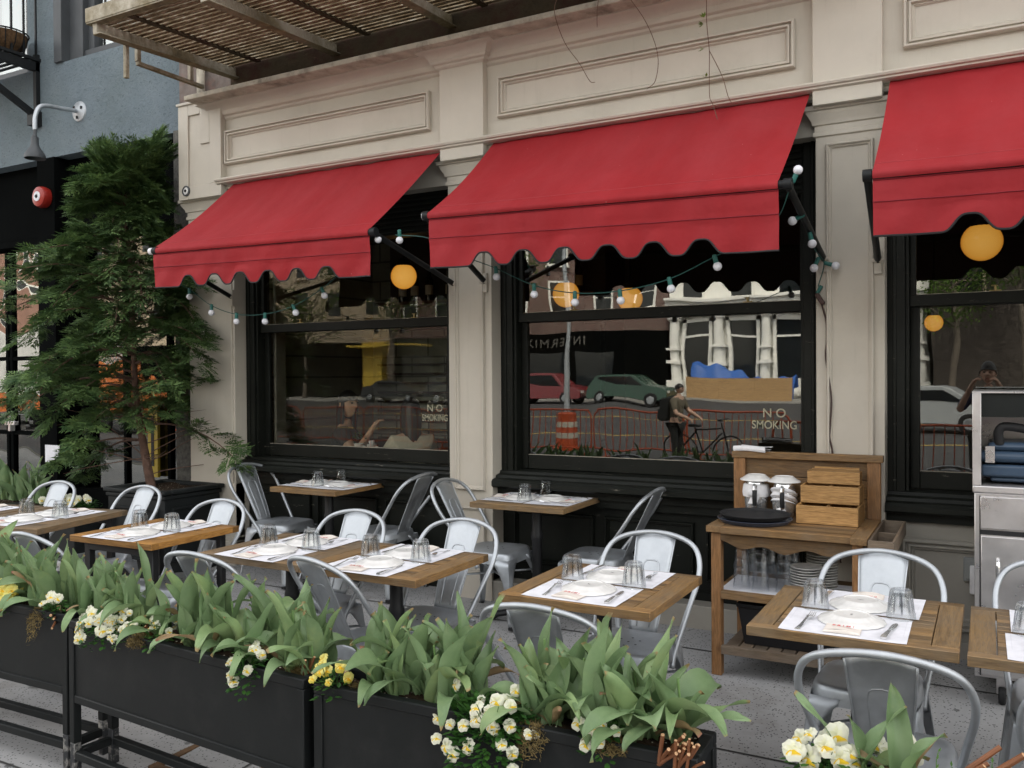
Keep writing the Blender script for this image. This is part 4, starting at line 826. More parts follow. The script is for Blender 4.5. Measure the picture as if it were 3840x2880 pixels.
# ------------------------------------------------------------------ metal chairs
def rsq(h, e=5.0, n=40):
    out = []
    for k in range(n):
        a = 2 * pi * (k + .5) / n; c, s_ = cos(a), sin(a); out.append((h * abs(c) ** (2 / e) * (1 if c > 0 else -1), h * abs(s_) ** (2 / e) * (1 if s_ > 0 else -1)))
    return out
def make_chair(loc, rz_, label, group, mat):
    t = thing('metal_chair', label, 'chair', loc, rz_, group)
    mb = MB(); rings = [(.0, .462), (.08, .462), (.13, .464), (.165, .4665), (.182, .466), (.191, .460), (.196, .448), (.2, .42), (.203, .395)]
    n = 40
    for (h, z) in rings:
        for (x, y) in rsq(max(h, .001)): mb.v.append((x * (1 - .05 * (y < 0) * abs(y) / .2), y, z))
    for i in range(len(rings) - 1):
        for k in range(n): a = i * n + k; b = i * n + (k + 1) % n; mb.f.append((a, a + n, b + n, b)); mb.m.append(0)
    for (x, y) in ((0, 0), (.045, .03), (-.045, .03), (.045, -.03), (-.045, -.03), (0, .06), (0, -.06)):
        o = len(mb.v); mb.v += [(x + .006 * cos(a * pi / 4), y + .006 * sin(a * pi / 4), .4635) for a in range(8)]; mb.f.append(tuple(range(o, o + 8))); mb.m.append(1)
    mb.build('seat', [mat, M['trim']], t, smooth=50, fixn=False)
    for sx in (-1, 1):
        for sy in (-1, 1):
            mb = MB(); K = 10; S = 9
            for i in range(K + 1):
                u = i / K; z = .425 * (1 - u); c = .199 + .045 * u; wd = .026 + .10 * (1 - u) ** 5 + .018 * (1 - u)
                for j in range(S):
                    q = (j / (S - 1)) * 2 - 1; rr = .018
                    if q < 0: x, y = c - (-q) * wd if q < -.25 else c - .004, c if q < -.25 else c
                    else: x, y = c, c - q * wd
                    if abs(q) < .3: x, y = c - .007, c - .007
                    mb.v.append((sx * x, sy * y, z))
            for i in range(K):
                for j in range(S - 1): a = i * S + j; mb.f.append((a, a + 1, a + S + 1, a + S)); mb.m.append(0)
            l = mb.build('leg', mat, t, smooth=60); md = l.modifiers.new('Thickness', 'SOLIDIFY'); md.thickness = .004
            mb = MB(); mb.box(sx * .238 - .016, sx * .238 + .016, sy * .238 - .016, sy * .238 + .016, 0, .018); mb.build('foot_cap', M['trim'], l)
    hp = [(-.196, -.03, .36), (-.2, -.07, .43), (-.225, -.18, .58), (-.247, -.27, .70), (-.243, -.325, .785), (-.205, -.37, .85), (-.12, -.4, .886), (0, -.412, .9)]
    hp = hp + [(-x, y, z) for (x, y, z) in reversed(hp[:-1])]
    mb = MB(); mb.tube(spline(hp, 5), .0125, 10); mb.build('back_hoop', mat, t, smooth=180)
    def sp(u, v):
        z = .455 + (.893 - .02 * (2 * u - 1) ** 2 - .455) * v; w_ = .066 + .034 * v ** .8; x = (2 * u - 1) * w_
        y = -.196 - .205 * v ** 1.15 + .010 * (1 - (2 * u - 1) ** 2) * (1 - v) - .006 * sin(pi * v)
        return (x, y, z)
    mb = MB(); mb.grid(sp, 8, 14); b = mb.build('back_splat', mat, t, smooth=60); md = b.modifiers.new('Thickness', 'SOLIDIFY'); md.thickness = .003; md.offset = 0
    mb = MB(); rib = []
    for k in range(9): v = .06 + .58 * k / 8; p = sp(.5 - .22 - .02 * v, v); rib.append((p[0], p[1] + .001, p[2]))
    for (u, v) in ((.30, .70), (.36, .725), (.5, .73), (.64, .725), (.70, .70)): p = sp(u, v); rib.append((p[0], p[1] + .001, p[2]))
    for k in range(8, -1, -1): v = .06 + .58 * k / 8; p = sp(.5 + .22 + .02 * v, v); rib.append((p[0], p[1] + .001, p[2]))
    mb.tube(rib, .0042, 6)
    for u in (0, 1): mb.tube([sp(u, v / 10) for v in range(11)], .004, 6)
    mb.build('pressed_rib', mat, b, smooth=180)
    mb = MB(); mb.tube([(-.2, .2, .30), (.2, -.2, .30)], .007, 6); mb.tube([(.2, .2, .30), (-.2, -.2, .30)], .007, 6); mb.build('stretcher', mat, t, smooth=True)
    return t
GN, GSo, GW = 'metal chairs on the wall side of the front row', 'metal chairs on the planter side of the front row', 'metal chairs along the wall'
CH = None
def chair(x, y, deg, label, group):
    global CH
    if CH is None: CH = make_chair((x, y, gz(y)), radians(deg), label, group, M['steel']); return CH
    return dup(CH, (x, y, gz(y)), radians(deg), label, group)
chair(-.42, -1.60, 178, 'bright steel chair directly in front of the wooden trolley', GN)
chair(-1.45, -1.60, 181, 'steel chair left of the wooden trolley, behind the single square table', GN)
chair(-2.53, -1.68, 180, 'steel chair behind the right half of the double table', GN)
chair(-3.27, -1.69, 179, 'steel chair behind the left half of the double table', GN)
chair(-4.34, -1.72, 180, 'steel chair behind the orange-brown table, right of the conifer box', GN)
chair(-5.37, -1.52, 176, 'steel chair standing right in front of the black conifer box', GN)
chair(-6.20, -1.60, 182, 'leftmost steel chair, in front of the far tulips', GN)
chair(.275, -1.50, 180, 'steel chair cut by the right edge, in front of the steel grill cart', GN)
chair(-.285, -2.20, 1, 'steel chair seen from behind, above the white pansies at lower right', GSo)
chair(-1.44, -2.20, 2, 'steel chair seen from behind among the tulips of the middle box', GSo)
chair(-2.56, -2.0, -14, 'steel chair seen from behind, turned sideways against the double table', GSo)
chair(-3.26, -2.12, 0, 'steel chair seen from behind before the left half of the double table', GSo)
chair(-4.46, -2.16, -3, 'steel chair hidden behind the tulips at the far left', GSo)
chair(.33, -2.22, 0, 'steel chair at the lower right corner, cut by the photo edge', GSo)
chair(-4.93, -.17, -90, 'dark steel chair left of the table under the left window', GW)
chair(-3.98, -.13, 90, 'dark steel chair right of the table under the left window', GW)
chair(-2.90, -.30, -88, 'dark steel chair between the pilaster and the table under the middle window', GW)
chair(-2.20, -.19, 91, 'dark steel chair right of the table under the middle window', GW)

# ------------------------------------------------------------------ wooden tables
WD = {}
for k, (a, b, g) in {'tan': ((.185, .108, .043), (.30, .19, .085), .5), 'orange': ((.27, .125, .032), (.40, .21, .06), .0), 'grey': ((.16, .102, .05), (.25, .165, .085), .6), 'brown': ((.195, .105, .038), (.30, .18, .072), .35)}.items():
    WD[k] = (wood('wood_' + k + '_along', a, b, 'x', g), wood('wood_' + k + '_across', a, b, 'y', g))
M['castiron'] = paint('black_cast_iron', (.012, .012, .013), .5, .2, 8)
TH = .79
def make_table(name, label, cx, cy, W, D, wd, rot=0, legs='pedestal', z=None, group='square wooden tables'):
    zt = .691 if z is None else z; g = gz(cy); H = zt - g
    t = thing(name, label, 'table', (cx, cy, g), rot, group)
    mb = MB(); e = .082; th = .036; gp = .0034
    for s in (-1, 1): mb.box(s * W / 2 - (e if s > 0 else 0), s * W / 2 + (0 if s > 0 else e), -D / 2 + .05 + .001, D / 2 - .05 - .001, H - th, H, 1)
    x0, x1 = -W / 2 + e + gp, W / 2 - e - gp
    for s in (-1, 1): mb.box(-W / 2 - .001, W / 2 + .001, s * D / 2 - (.05 if s > 0 else 0), s * D / 2 + (0 if s > 0 else .05), H - th, H, 0)
    n = 11; y0 = -D / 2 + .05; dy = (D - .1) / n
    for k in range(n): mb.box(x0 + .0, x1, y0 + k * dy + gp / 2, y0 + (k + 1) * dy - gp / 2, H - .026, H - .0012, 0)
    mb.box(x0, x1, -D / 2 + .02, D / 2 - .02, H - .034, H - .0275, 0)
    mb.build('tabletop', list(WD[wd]), t, bevel=.0022, seg=2)
    if legs == 'pedestal':
        mb = MB(); mb.lathe([(.033, .05), (.033, .5), (.04, .52), (.04, .55), (.033, .57), (.033, H - th)], 16); mb.box(-.16, .16, -.03, .03, H - th - .012, H - th); mb.box(-.03, .03, -.16, .16, H - th - .012, H - th); mb.build('pedestal', M['castiron'], t, smooth=30)
        mb = MB()
        for a in range(4):
            R_ = Matrix.Rotation(a * pi / 2 + pi / 4, 4, 'Z'); pts = [R_ @ Vector(p) for p in ((.03, 0, .17), (.09, 0, .11), (.2, 0, .045), (.29, 0, .035), (.31, 0, .012))]
            mb.tube(spline(pts, 4), .022, 8)
        mb.lathe([(.05, .02), (.055, .1), (.04, .2)], 14); mb.build('base', M['castiron'], t, smooth=True)
    else:
        for sx in (-1, 1):
            for sy in (-1, 1): mb = MB(); x, y = sx * (W / 2 - .075), sy * (D / 2 - .075); mb.box(x - .021, x + .021, y - .021, y + .021, 0, H - th); mb.build('leg', M['castiron'], t, bevel=.003, seg=1)
        
        for q in (-D / 2 + .055, D / 2 - .08): mb = MB(); mb.box(-W / 2 + .09, W / 2 - .09, q, q + .025, H - th - .05, H - th - .001); mb.build('apron', M['castiron'], t)
    return t
# place setting pieces
def mk(name, build): return build(name)
def plate_mesh():
    mb = MB(); mb.lathe([(.118, .002), (.1165, .005), (.108, .0105), (.092, .0145), (.08, .019), (.072, .0245), (.066, .027), (.062, .027), (.0605, .0243), (.045, .0235), (.0, .0235)], 72, 0, None, 18, .012)
    o = len(mb.v)
    for (x0, x1, y0, y1) in ((-.009, .009, -.0015, .0005), (-.006, .006, .002, .0035), (-.007, .004, -.0045, -.003), (-.011, -.0095, -.004, .003), (.0095, .011, -.004, .003)):
        mb.add([(x0, y0, .024), (x1, y0, .024), (x1, y1, .024), (x0, y1, .024)], [(0, 1, 2, 3)], 1)
    return mb.build('upturned_plate', [M['china'], M['frame_grey']], None, smooth=50)
def tumbler_mesh(h=.108, r0=.0505, r1=.037):
    mb = MB(); n = 50
    def ring(r, z, amp): return [(r * (1 + amp * (abs(cos(5 * 2 * pi * k / n)) - .5)) * cos(2 * pi * k / n), r * (1 + amp * (abs(cos(5 * 2 * pi * k / n)) - .5)) * sin(2 * pi * k / n), z) for k in range(n)]
    rs = [ring(r0 - .0035, .001, 0), ring(r0 - .002, .0, 0), ring(r0, .001, 0), ring(r0 - .0005, .02, 0), ring(r0 - .004, .03, .05), ring(r1 + .005, h * .62, .10), ring(r1 + .001, h - .012, .08), ring(r1 - .002, h - .002, .02), ring(r1 - .006, h, 0), ring(.001, h - .003, 0)]
    o = 0
    for g in rs: mb.v += g
    for i in range(len(rs) - 1):
        for k in range(n): a = i * n + k; b = i * n + (k + 1) % n; mb.f.append((a, b, b + n, a + n)); mb.m.append(0)
    o = len(mb.v); ir = [ring(r0 - .0035, .001, 0), ring(r1 - .001, h * .62, .03), ring(r1 - .006, h - .022, 0), ring(.001, h - .022, 0)]
    for g in ir: mb.v += g
    for i in range(3):
        for k in range(n): a = o + i * n + k; b = o + i * n + (k + 1) % n; mb.f.append((a, a + n, b + n, b)); mb.m.append(0)
    return mb.build('tumbler', M['tumbler'], None, smooth=28, weld=True)
def fork_mesh():
    mb = MB(); L_ = .20; st = [(0, .0085, .004), (.01, .0095, .003), (.05, .0065, .004), (.10, .004, .010), (.135, .0045, .013), (.15, .0125, .010), (.165, .0128, .006)]
    for (y, w_, z) in st:
        for (sx, dz) in ((-1, 0), (1, 0), (1, .0022), (-1, .0022)): mb.v.append((sx * w_, y - L_ / 2, z + dz))
    for i in range(len(st) - 1):
        for k in range(4): a = i * 4 + k; b = i * 4 + (k + 1) % 4; mb.f.append((a, b, b + 4, a + 4)); mb.m.append(0)
    mb.f.append((0, 3, 2, 1)); mb.m.append(0)
    for k in range(4):
        x = -.0105 + k * .007; pts = [(x, .162 - L_ / 2, .007), (x, .18 - L_ / 2, .006), (x * .95, .2 - L_ / 2, .012)]
        mb.tube(pts, [.002, .0018, .0012], 5)
    return mb.build('fork', M['chrome'], None, smooth=50)
def knife_mesh():
    mb = MB(); st = [(0, .0095, .008), (.012, .0105, .009), (.06, .008, .008), (.10, .0065, .007), (.108, .0075, .006), (.115, .006, .005), (.122, .009, .0032), (.17, .0105, .0028), (.2, .009, .0026), (.218, .003, .0024)]
    for (y, w_, h) in st:
        for (sx, z) in ((-1, .001), (1, .001), (1, h), (-1, h)): mb.v.append((sx * w_, y - .11, z))
    for i in range(len(st) - 1):
        for k in range(4): a = i * 4 + k; b = i * 4 + (k + 1) % 4; mb.f.append((a, b, b + 4, a + 4)); mb.m.append(0)
    mb.f.append((0, 3, 2, 1)); mb.m.append(0); e = (len(st) - 1) * 4; mb.f.append((e, e + 1, e + 2, e + 3)); mb.m.append(0)
    return mb.build('knife', M['chrome'], None, smooth=40)
def mat_mesh():
    mb = MB(); mb.grid(lambda u, v: (-.21 + .42 * u, -.16 + .32 * v, .0008 + .004 * max(0, abs(u - .5) - .40) * (1 if v < .5 else .3) * 8 * .5), 14, 4)
    for (a, b, c, d) in ((-.195, -.193, -.145, .145), (.193, .195, -.145, .145)): mb.add([(a, c, .0016), (b, c, .0016), (b, d, .0016), (a, d, .0016)], [(0, 1, 2, 3)], 1)
    return mb.build('paper_placemat', [M['white'], M['matline']], None, smooth=True)
M['matline'] = simple('pale_printed_line', (.66, .66, .7), .8)
def napkin_make():
    o = bpy.data.objects.new('folded_napkin', None)
    mb = MB()
    for k in range(3):
        mb.grid(lambda u, v, k=k: (-.06 + .12 * u, -.05 + .10 * v, .002 + .0022 * k + (.0032 * sin(pi * u) * (1 - v) ** 2 + .0015 * sin(5 * u)) * (k + 1) * .7), 10, 5)
    mb.grid(lambda u, v: (-.06 + .12 * u, -.05 - .003 * sin(pi * v), .001 + v * (.0068 + .007 * sin(pi * u))), 10, 4)
    n = mb.build('folded_napkin', [M['napkin']], None, smooth=True)
    textmesh('printed_name', 'PRIMI', .021, M['redink'], n, (0, .012, .0128), (0, 0, 0), .0003, spacing=1.55)
    textmesh('printed_dots', '. . .', .016, M['redink'], n, (0, .028, .0120), (0, 0, 0), .0003, spacing=1.4)
    return n
BASE = {'upturned_plate': plate_mesh(), 'tumbler': tumbler_mesh(), 'fork': fork_mesh(), 'knife': knife_mesh(), 'paper_placemat': mat_mesh(), 'folded_napkin': napkin_make()}
used = set()
CATS = {'upturned_plate': ('plate', 'upturned white plates on the tables'), 'tumbler': ('glass', 'upturned tumblers on the tables'), 'fork': ('fork', 'forks laid on the placemats'), 'knife': ('knife', 'knives laid on the placemats'), 'paper_placemat': ('placemat', 'white paper placemats'), 'folded_napkin': ('napkin', 'folded napkins printed in red')}
def item(kind, M4, label, extra=(0, 0, 0)):
    b = BASE[kind]; m = M4 @ Euler(extra).to_matrix().to_4x4()
    o = b if kind not in used else dup(b, (0, 0, 0)); used.add(kind)
    o.location = m.translation; o.rotation_euler = m.to_euler(); tag(o, label, CATS[kind][0], CATS[kind][1]); return o
random.seed(21)
J = lambda a: random.uniform(-a, a)
def lay(tab, cx, cy, zt, rot, desc, sides=((0, 'near'), (180, 'far')), glasses=((-.147, 0, 'left'), (.147, .005, 'right')), gap=.172):
    T0 = Matrix.Translation((cx, cy, zt)) @ Matrix.Rotation(radians(rot), 4, 'Z')
    for (a, sd_) in sides:
        S_ = T0 @ Matrix.Rotation(radians(a), 4, 'Z') @ Matrix.Translation((J(.008), -gap, 0)) @ Matrix.Rotation(J(.03), 4, 'Z')
        P_ = lambda x, y, z, r=0: S_ @ Matrix.Translation((x, y, z)) @ Matrix.Rotation(r, 4, 'Z')
        item('paper_placemat', P_(-.01, 0, .0004), f'white paper placemat on the {sd_} side of {desc}')
        item('upturned_plate', P_(.0 + J(.008), .055 + J(.006), .002, J(3)), f'upturned plate on the {sd_} placemat of {desc}')
        item('folded_napkin', P_(-.02 + J(.016), -.088 + J(.008), .0015, J(.16)), f'printed napkin on the {sd_} placemat of {desc}')
        item('fork', P_(-.145 + J(.006), -.035 + J(.014), .002, J(.14)), f'fork at the left of the {sd_} plate on {desc}', (radians(3), 0, 0))
        item('knife', P_(.14 + J(.006), -.025 + J(.014), .002, J(.14)), f'knife at the right of the {sd_} plate on {desc}')
    for (gx, gy, sd_) in glasses:
        item('tumbler', T0 @ Matrix.Translation((gx + J(.006), gy + J(.012), .0024)) @ Matrix.Rotation(J(3), 4, 'Z'), f'upturned tumbler at the {sd_} of {desc}')
TB = [('t5', -.425, -1.845, .685, .68, 'tan', 0, 'pedestal', None, 'weathered square table directly in front of the wooden trolley', 'the table before the wooden trolley'),
      ('t4', -1.465, -1.85, .665, .69, 'brown', 0, 'pedestal', None, 'square wooden table between the double table and the trolley', 'the table left of the trolley'),
      ('t3b', -2.577, -1.85, .683, .645, 'brown', 0, 'pedestal', None, 'right half of the double table in the front row', 'the right half of the double table'),
      ('t3a', -3.264, -1.85, .683, .645, 'grey', 0, 'pedestal', None, 'left half of the double table in the front row', 'the left half of the double table'),
      ('t2', -4.36, -1.825, .68, .65, 'orange', 1.5, 'legs', None, 'orange-brown table in front of the black conifer box', 'the orange-brown table'),
      ('t1', -5.43, -1.86, .70, .78, 'grey', 13, 'legs', .698, 'greyed wooden table at the far left, second from the photo edge', 'the greyed far left table'),
      ('t0', -6.13, -2.0, .68, .78, 'grey', 13, 'legs', .698, 'wooden table cut off by the left edge of the photo', 'the table cut by the left edge'),
      ('t6', .285, -1.86, .685, .68, 'tan', 0, 'pedestal', None, 'weathered table cut off by the right edge of the photo', 'the table cut by the right edge'),
      ('t7', -4.445, -.175, .63, .61, 'brown', 0, 'pedestal', .772, 'small wooden table under the left window', 'the table under the left window'),
      ('t8', -2.65, -.175, .68, .61, 'tan', 0, 'pedestal', .772, 'small wooden table under the middle window', 'the table under the middle window')]
for (k, x, y, W_, D_, wd, r, lg, z, lab, desc) in TB:
    make_table('wooden_table', lab, x, y, W_, D_, wd, radians(r), lg, z)
    zt = .691 if z is None else z
    if k in ('t7', 't8'): lay(k, x, y, zt, -90, desc, ((0, 'left'), (180, 'right')), ((.1, -.03, 'front'), (-.16, .0, 'back')), .165)
    elif k in ('t0', 't1'): lay(k, x, y, zt, 4, desc, glasses=((-.147, .02, 'left'), (.147, .02, 'right')))
    else: lay(k, x - .01, y, zt, r, desc)
# ------------------------------------------------------------------ wooden service trolley
M['oak_x'] = wood('oak_along', (.34, .185, .065), (.48, .28, .11), 'x', 0, .5); M['oak_y'] = wood('oak_across', (.33, .18, .06), (.45, .26, .1), 'y', 0, .5)
M['teak_x'] = wood('teak_along', (.19, .10, .036), (.29, .17, .07), 'x', .35); M['teak_y'] = wood('teak_across', (.19, .10, .036), (.29, .17, .07), 'y', .35); M['teak_z'] = wood('teak_upright', (.23, .11, .04), (.33, .17, .07), 'z', .2)
M['oldwood'] = wood('weathered_grey_wood', (.17, .12, .08), (.22, .165, .12), 'x', .7)
CX, CY = -.93, -.4
ct = thing('service_trolley', 'wooden service trolley with upright back board, drawers and lower shelves', 'trolley', (CX, CY, gz(CY)))
def CB(x0, x1, y0, y1, z0, z1): return (x0 - CX, x1 - CX, y0 - CY, y1 - CY, z0 - gz(CY), z1 - gz(CY))
mb = MB()
mb.box(*CB(-1.345, -1.262, -.705, -.09, .745, .78), 1); mb.box(*CB(-.603, -.525, -.745, -.09, .745, .78), 1); mb.box(*CB(-1.26, -.605, -.725, -.68, .745, .78), 0)
for k in range(9): y = -.678 + k * .065; mb.box(*CB(-1.26, -.605, y, y + .0625, .75, .779), 0)
mb.build('worktop', [M['teak_x'], M['teak_y']], ct, bevel=.002)
for (x, y) in ((-1.325, -.68), (-.60, -.70), (-1.325, -.13), (-.60, -.13)):
    mb = MB(); mb.box(*CB(x, x + .055, y, y + .055, gz(y), .746)); mb.build('leg', M['teak_z'], ct, bevel=.003)
mb = MB(); n = 24; poly = [(-1.27, .744), (-.60, .744)] + [(-.60 - .67 * k / n, .688 + .014 * cos(k / n * 6 * pi) - .022 * sin(k / n * pi)) for k in range(n + 1)]
mb.prism([(p[0] - CX, p[1] - gz(CY)) for p in poly], .012, .03, 0, Matrix.Translation((0, -.655 - CY, 0)) @ X90); mb.build('scalloped_apron', M['teak_x'], ct, bevel=.002, fixn=True)
mb = MB(); mb.box(*CB(-1.325, -1.30, -.63, -.13, .66, .744), 0); mb.build('side_rail', M['teak_y'], ct)
mb = MB(); mb.box(*CB(-1.345, -1.275, -.115, -.07, .78, 1.10), 2); mb.box(*CB(-.595, -.525, -.115, -.07, .78, 1.10), 2); mb.box(*CB(-1.352, -.512, -.125, -.055, 1.10, 1.138), 0)
for k in range(3): mb.box(*CB(-1.275, -.595, -.09, -.075, .78 + k * .107, .885 + k * .107), 0)
mb.build('back_board', [M['teak_x'], M['teak_y'], M['teak_z']], ct, bevel=.003)
mb = MB(); mb.box(*CB(-1.27, -.60, -.69, -.64, .385, .425), 0)
for k in range(5): y = -.63 + k * .105; mb.box(*CB(-1.32, -.56, y, y + .1, .395, .418), 0)
mb.build('shelf', [M['teak_x']], ct, bevel=.002)
mb = MB(); mb.box(*CB(-1.27, -.60, -.69, -.655, .085, .13), 0)
for k in range(9): x = -1.26 + k * .075; mb.box(*CB(x, x + .065, -.65, -.1, .1, .122), 0)
mb.build('bottom_shelf', [M['oldwood']], ct, bevel=.002)
cd_ = MB(); z0, z1 = .70, .775
for b in ((-.52, -.40, -.755, -.735, z0, z1), (-.52, -.40, -.075, -.055, z0, z1), (-.412, -.40, -.735, -.075, z0, z1), (-.52, -.508, -.735, -.075, z0, z1), (-.508, -.412, -.735, -.075, z0, z0 + .008), (-.508, -.412, -.41, -.398, z0, z1 - .012)): cd_.box(*CB(*b))
cd_.build('side_caddy', M['oldwood'], ct, bevel=.002)
# stepped oak cutlery box standing on it
bx = thing('cutlery_box', 'stepped light oak cutlery box with open compartments on the trolley', 'box', (-.77, -.27, .781))
mb = MB()
def tray(mb, x0, x1, y0, y1, z0, z1, split, w=.012):
    mb.box(x0, x1, y0, y0 + w, z0, z1); mb.box(x0, x1, y1 - w, y1, z0, z1); mb.box(x0, x0 + w, y0 + w, y1 - w, z0, z1, 1); mb.box(x1 - w, x1, y0 + w, y1 - w, z0, z1, 1); mb.box(x0 + w, x1 - w, y0 + w, y1 - w, z0, z0 + .012)
    for s in split: mb.box(s - w / 2, s + w / 2, y0 + w, y1 - w, z0 + .012, z1 - .004, 1)
for (name, a) in (('lower_tier', (-.155, .165, -.15, .12, 0, .10, (0.0,))), ('middle_tier', (-.15, .16, -.045, .135, .101, .198, (.0,))), ('upper_tier', (-.13, .15, .05, .145, .199, .27, ()))):
    mb = MB(); tray(mb, *a)
    if name == 'upper_tier': mb.box(-.11, .145, .075, .088, .21, .283); mb.box(-.10, .14, .11, .12, .21, .29)
    mb.build(name, [M['oak_x'], M['oak_y']], bx, bevel=.0025)
def pitcher(loc, lab, a, bow):
    t = thing('steel_pitcher', lab, 'pitcher', loc, a, 'steel pitchers on the trolley')
    mb = MB(); mb.lathe([(.055, 0), (.06, .01), (.068, .08), (.066, .14), (.055, .19), (.052, .2)], 28, capb=True, capt=True); mb.build('body', M['chrome'], t, smooth=50)
    mb = MB(); mb.tube(spline([(0, -.058, .17), (0, -.095, .172), (0, -.105, .12), (0, -.095, .06), (0, -.067, .045)], 5), .009, 8, flat=1.6); mb.build('handle', M['chrome'], t, smooth=True)
    mb = MB(); mb.tube(spline([(0, -.104, .15), (0, -.113, .11), (0, -.1, .065)], 5), .013, 8); mb.build('grip', M['trim'], t, smooth=True)
    nk = MB()
    if bow: nk.lathe([(.06, .10), (.074, .105), (.078, .13), (.075, .155), (.071, .175), (.06, .18)], 30, 0, None, 9, .03)
    else:
        nk.grid(lambda u, v: ((.071 + .006 * sin(v * 14 + u * 3)) * cos(2 * pi * u), (.071 + .006 * sin(v * 14 + u * 3)) * sin(2 * pi * u), .045 + .075 * v + .055 * (.5 - .5 * cos(2 * pi * (u - .2)))), 40, 10)
    nk.sphere((-.01, -.085, .13 if bow else .035), .026, 12, 8, 0, (1.2, .7, 1)); nk.grid(lambda u, v: (-.02 + .05 * u - .02 * v, -.085 - .01 * sin(pi * u), (.12 if bow else .03) - .05 * v), 4, 4)
    nk.build('tied_napkin', M['linen'], t, smooth=True)
    mb = MB(); mb.lathe([(.092, .2), (.09, .206), (.075, .214), (.056, .228), (.052, .231), (.05, .227), (0, .227)], 36, 0, None, 12, .008); mb.build('covering_plate', M['china'], t, smooth=50)
pitcher((-1.195, -.185, .78), 'left steel pitcher with a white napkin bow and a plate on top', .15, True)
pitcher((-1.03, -.21, .78), 'right steel pitcher with a white napkin slung diagonally and a plate on top', .1, False)
for (z, r, lab, m) in ((.781, .203, 'lower round serving tray with grey rim on the trolley', 'tray_grey'), (.806, .192, 'upper round black serving tray stacked on the trolley', 'trim')):
    if m not in M: M[m] = simple('grey_tray_plastic', (.045, .055, .08), .35)
    t = MB(); t.lathe([(r * .55, 0), (r * .9, .001), (r, .022), (r * .985, .024), (r * .93, .012), (0, .010)], 48, 0, None)
    tag(t.build('serving_tray', M[m], None, smooth=40, loc=(-1.135, -.475, z)), lab, 'tray', 'round serving trays on the trolley')
o = MB()
for k in range(3): o.grid(lambda u, v, k=k: (-.10 + .19 * u + .008 * k, -.04 + .085 * v + .004 * k, .002 + .013 * k + .004 * sin(u * 4 + k) + .003 * cos(v * 5)), 10, 5)
o.grid(lambda u, v: (-.105 + .195 * u, -.042 - .008 * sin(pi * v), .0 + .031 * v + .004 * sin(4 * u)), 10, 4)
tag(o.build('folded_cloth', M['linen'], None, smooth=True, loc=(-1.235, -.09, 1.139), rot=(0, 0, -.1)), 'white folded cloth on the top edge of the trolley back board', 'cloth')
mb = MB(); mb.box(-.34, .34, -.22, .2, 0, .003); tag(mb.build('shelf_paper', M['white'], None, loc=(-.95, -.44, .4195)), 'white paper lining the middle shelf of the trolley', 'paper')
M['thin_glass'] = thin_tumbler('stacked_tumbler_glass')
stk = thing('tumbler_stack', 'front left stack of clear tumblers on the middle shelf', 'glass stack', (-1.19, -.55, .4235), 0, 'stacked tumblers on the trolley shelf')
def gl(z): 
    mb = MB(); mb.lathe([(.046, 0), (.0455, .02), (.04, .05), (.035, .1), (.033, .112), (.03, .114), (0, .112)], 28, 0, Matrix.Translation((0, 0, z)), 9, .015); return mb
for k in range(3): gl(k * .052).build('tumbler', M['thin_glass'], stk, smooth=50)
for (x, y, l) in ((-1.085, -.57, 'front middle stack of clear tumblers on the middle shelf'), (-.965, -.53, 'front right stack of clear tumblers on the middle shelf'), (-1.18, -.42, 'rear left stack of clear tumblers on the middle shelf'), (-1.07, -.43, 'rear middle stack of clear tumblers on the middle shelf'), (-.95, -.40, 'rear right stack of clear tumblers on the middle shelf')): dup(stk, (x, y, .4235), x * 5, l)
def plates(loc, n, lab):
    t = thing('plate_stack', lab, 'plate stack', loc, 0, 'stacks of white plates on the trolley shelf'); b = None
    for k in range(n):
        if b is None: mb = MB(); mb.lathe([(.045, 0), (.05, .004), (.06, .006), (.083, .014), (.083, .0165), (.06, .009), (0, .008)], 36); b = mb.build('plate', M['china'], t, smooth=50)
        else: c = b.copy(); COL.objects.link(c); c.parent = t; c.location = (J(.003), J(.003), k * .0145)
plates((-.855, -.52, .4235), 10, 'nearer stack of white plates on the middle shelf'); plates((-.80, -.36, .4235), 13, 'farther stack of white plates on the middle shelf')
mb = MB(); mb.lathe([(.1, .0), (.098, .008), (.07, .02), (.055, .024), (0, .022)], 32); tag(mb.build('upturned_plate', M['china'], None, smooth=50, loc=(-.68, -.5, .4235)), 'single upturned plate at the right end of the middle shelf', 'plate')
tb = thing('plastic_tub', 'black plastic tub on the bottom shelf of the trolley', 'tub', (-.94, -.4, .123)); mb = MB()
mb.v += [(x, y, z) for (s, z) in ((.86, 0), (.97, .2), (1.0, .205), (1.0, .225), (.97, .225), (.84, .02)) for (x, y) in ((-.27 * s, -.2 * s), (.27 * s, -.2 * s), (.27 * s, .2 * s), (-.27 * s, .2 * s))]
for i in range(5):
    for k in range(4): a = i * 4 + k; b = i * 4 + (k + 1) % 4; mb.f.append((a, b, b + 4, a + 4)); mb.m.append(0)
mb.f.append((3, 2, 1, 0)); mb.m.append(0); mb.f.append((20, 21, 22, 23)); mb.m.append(0); mb.build('tub', simple('black_plastic', (.012, .012, .014), .4), tb, bevel=.006)

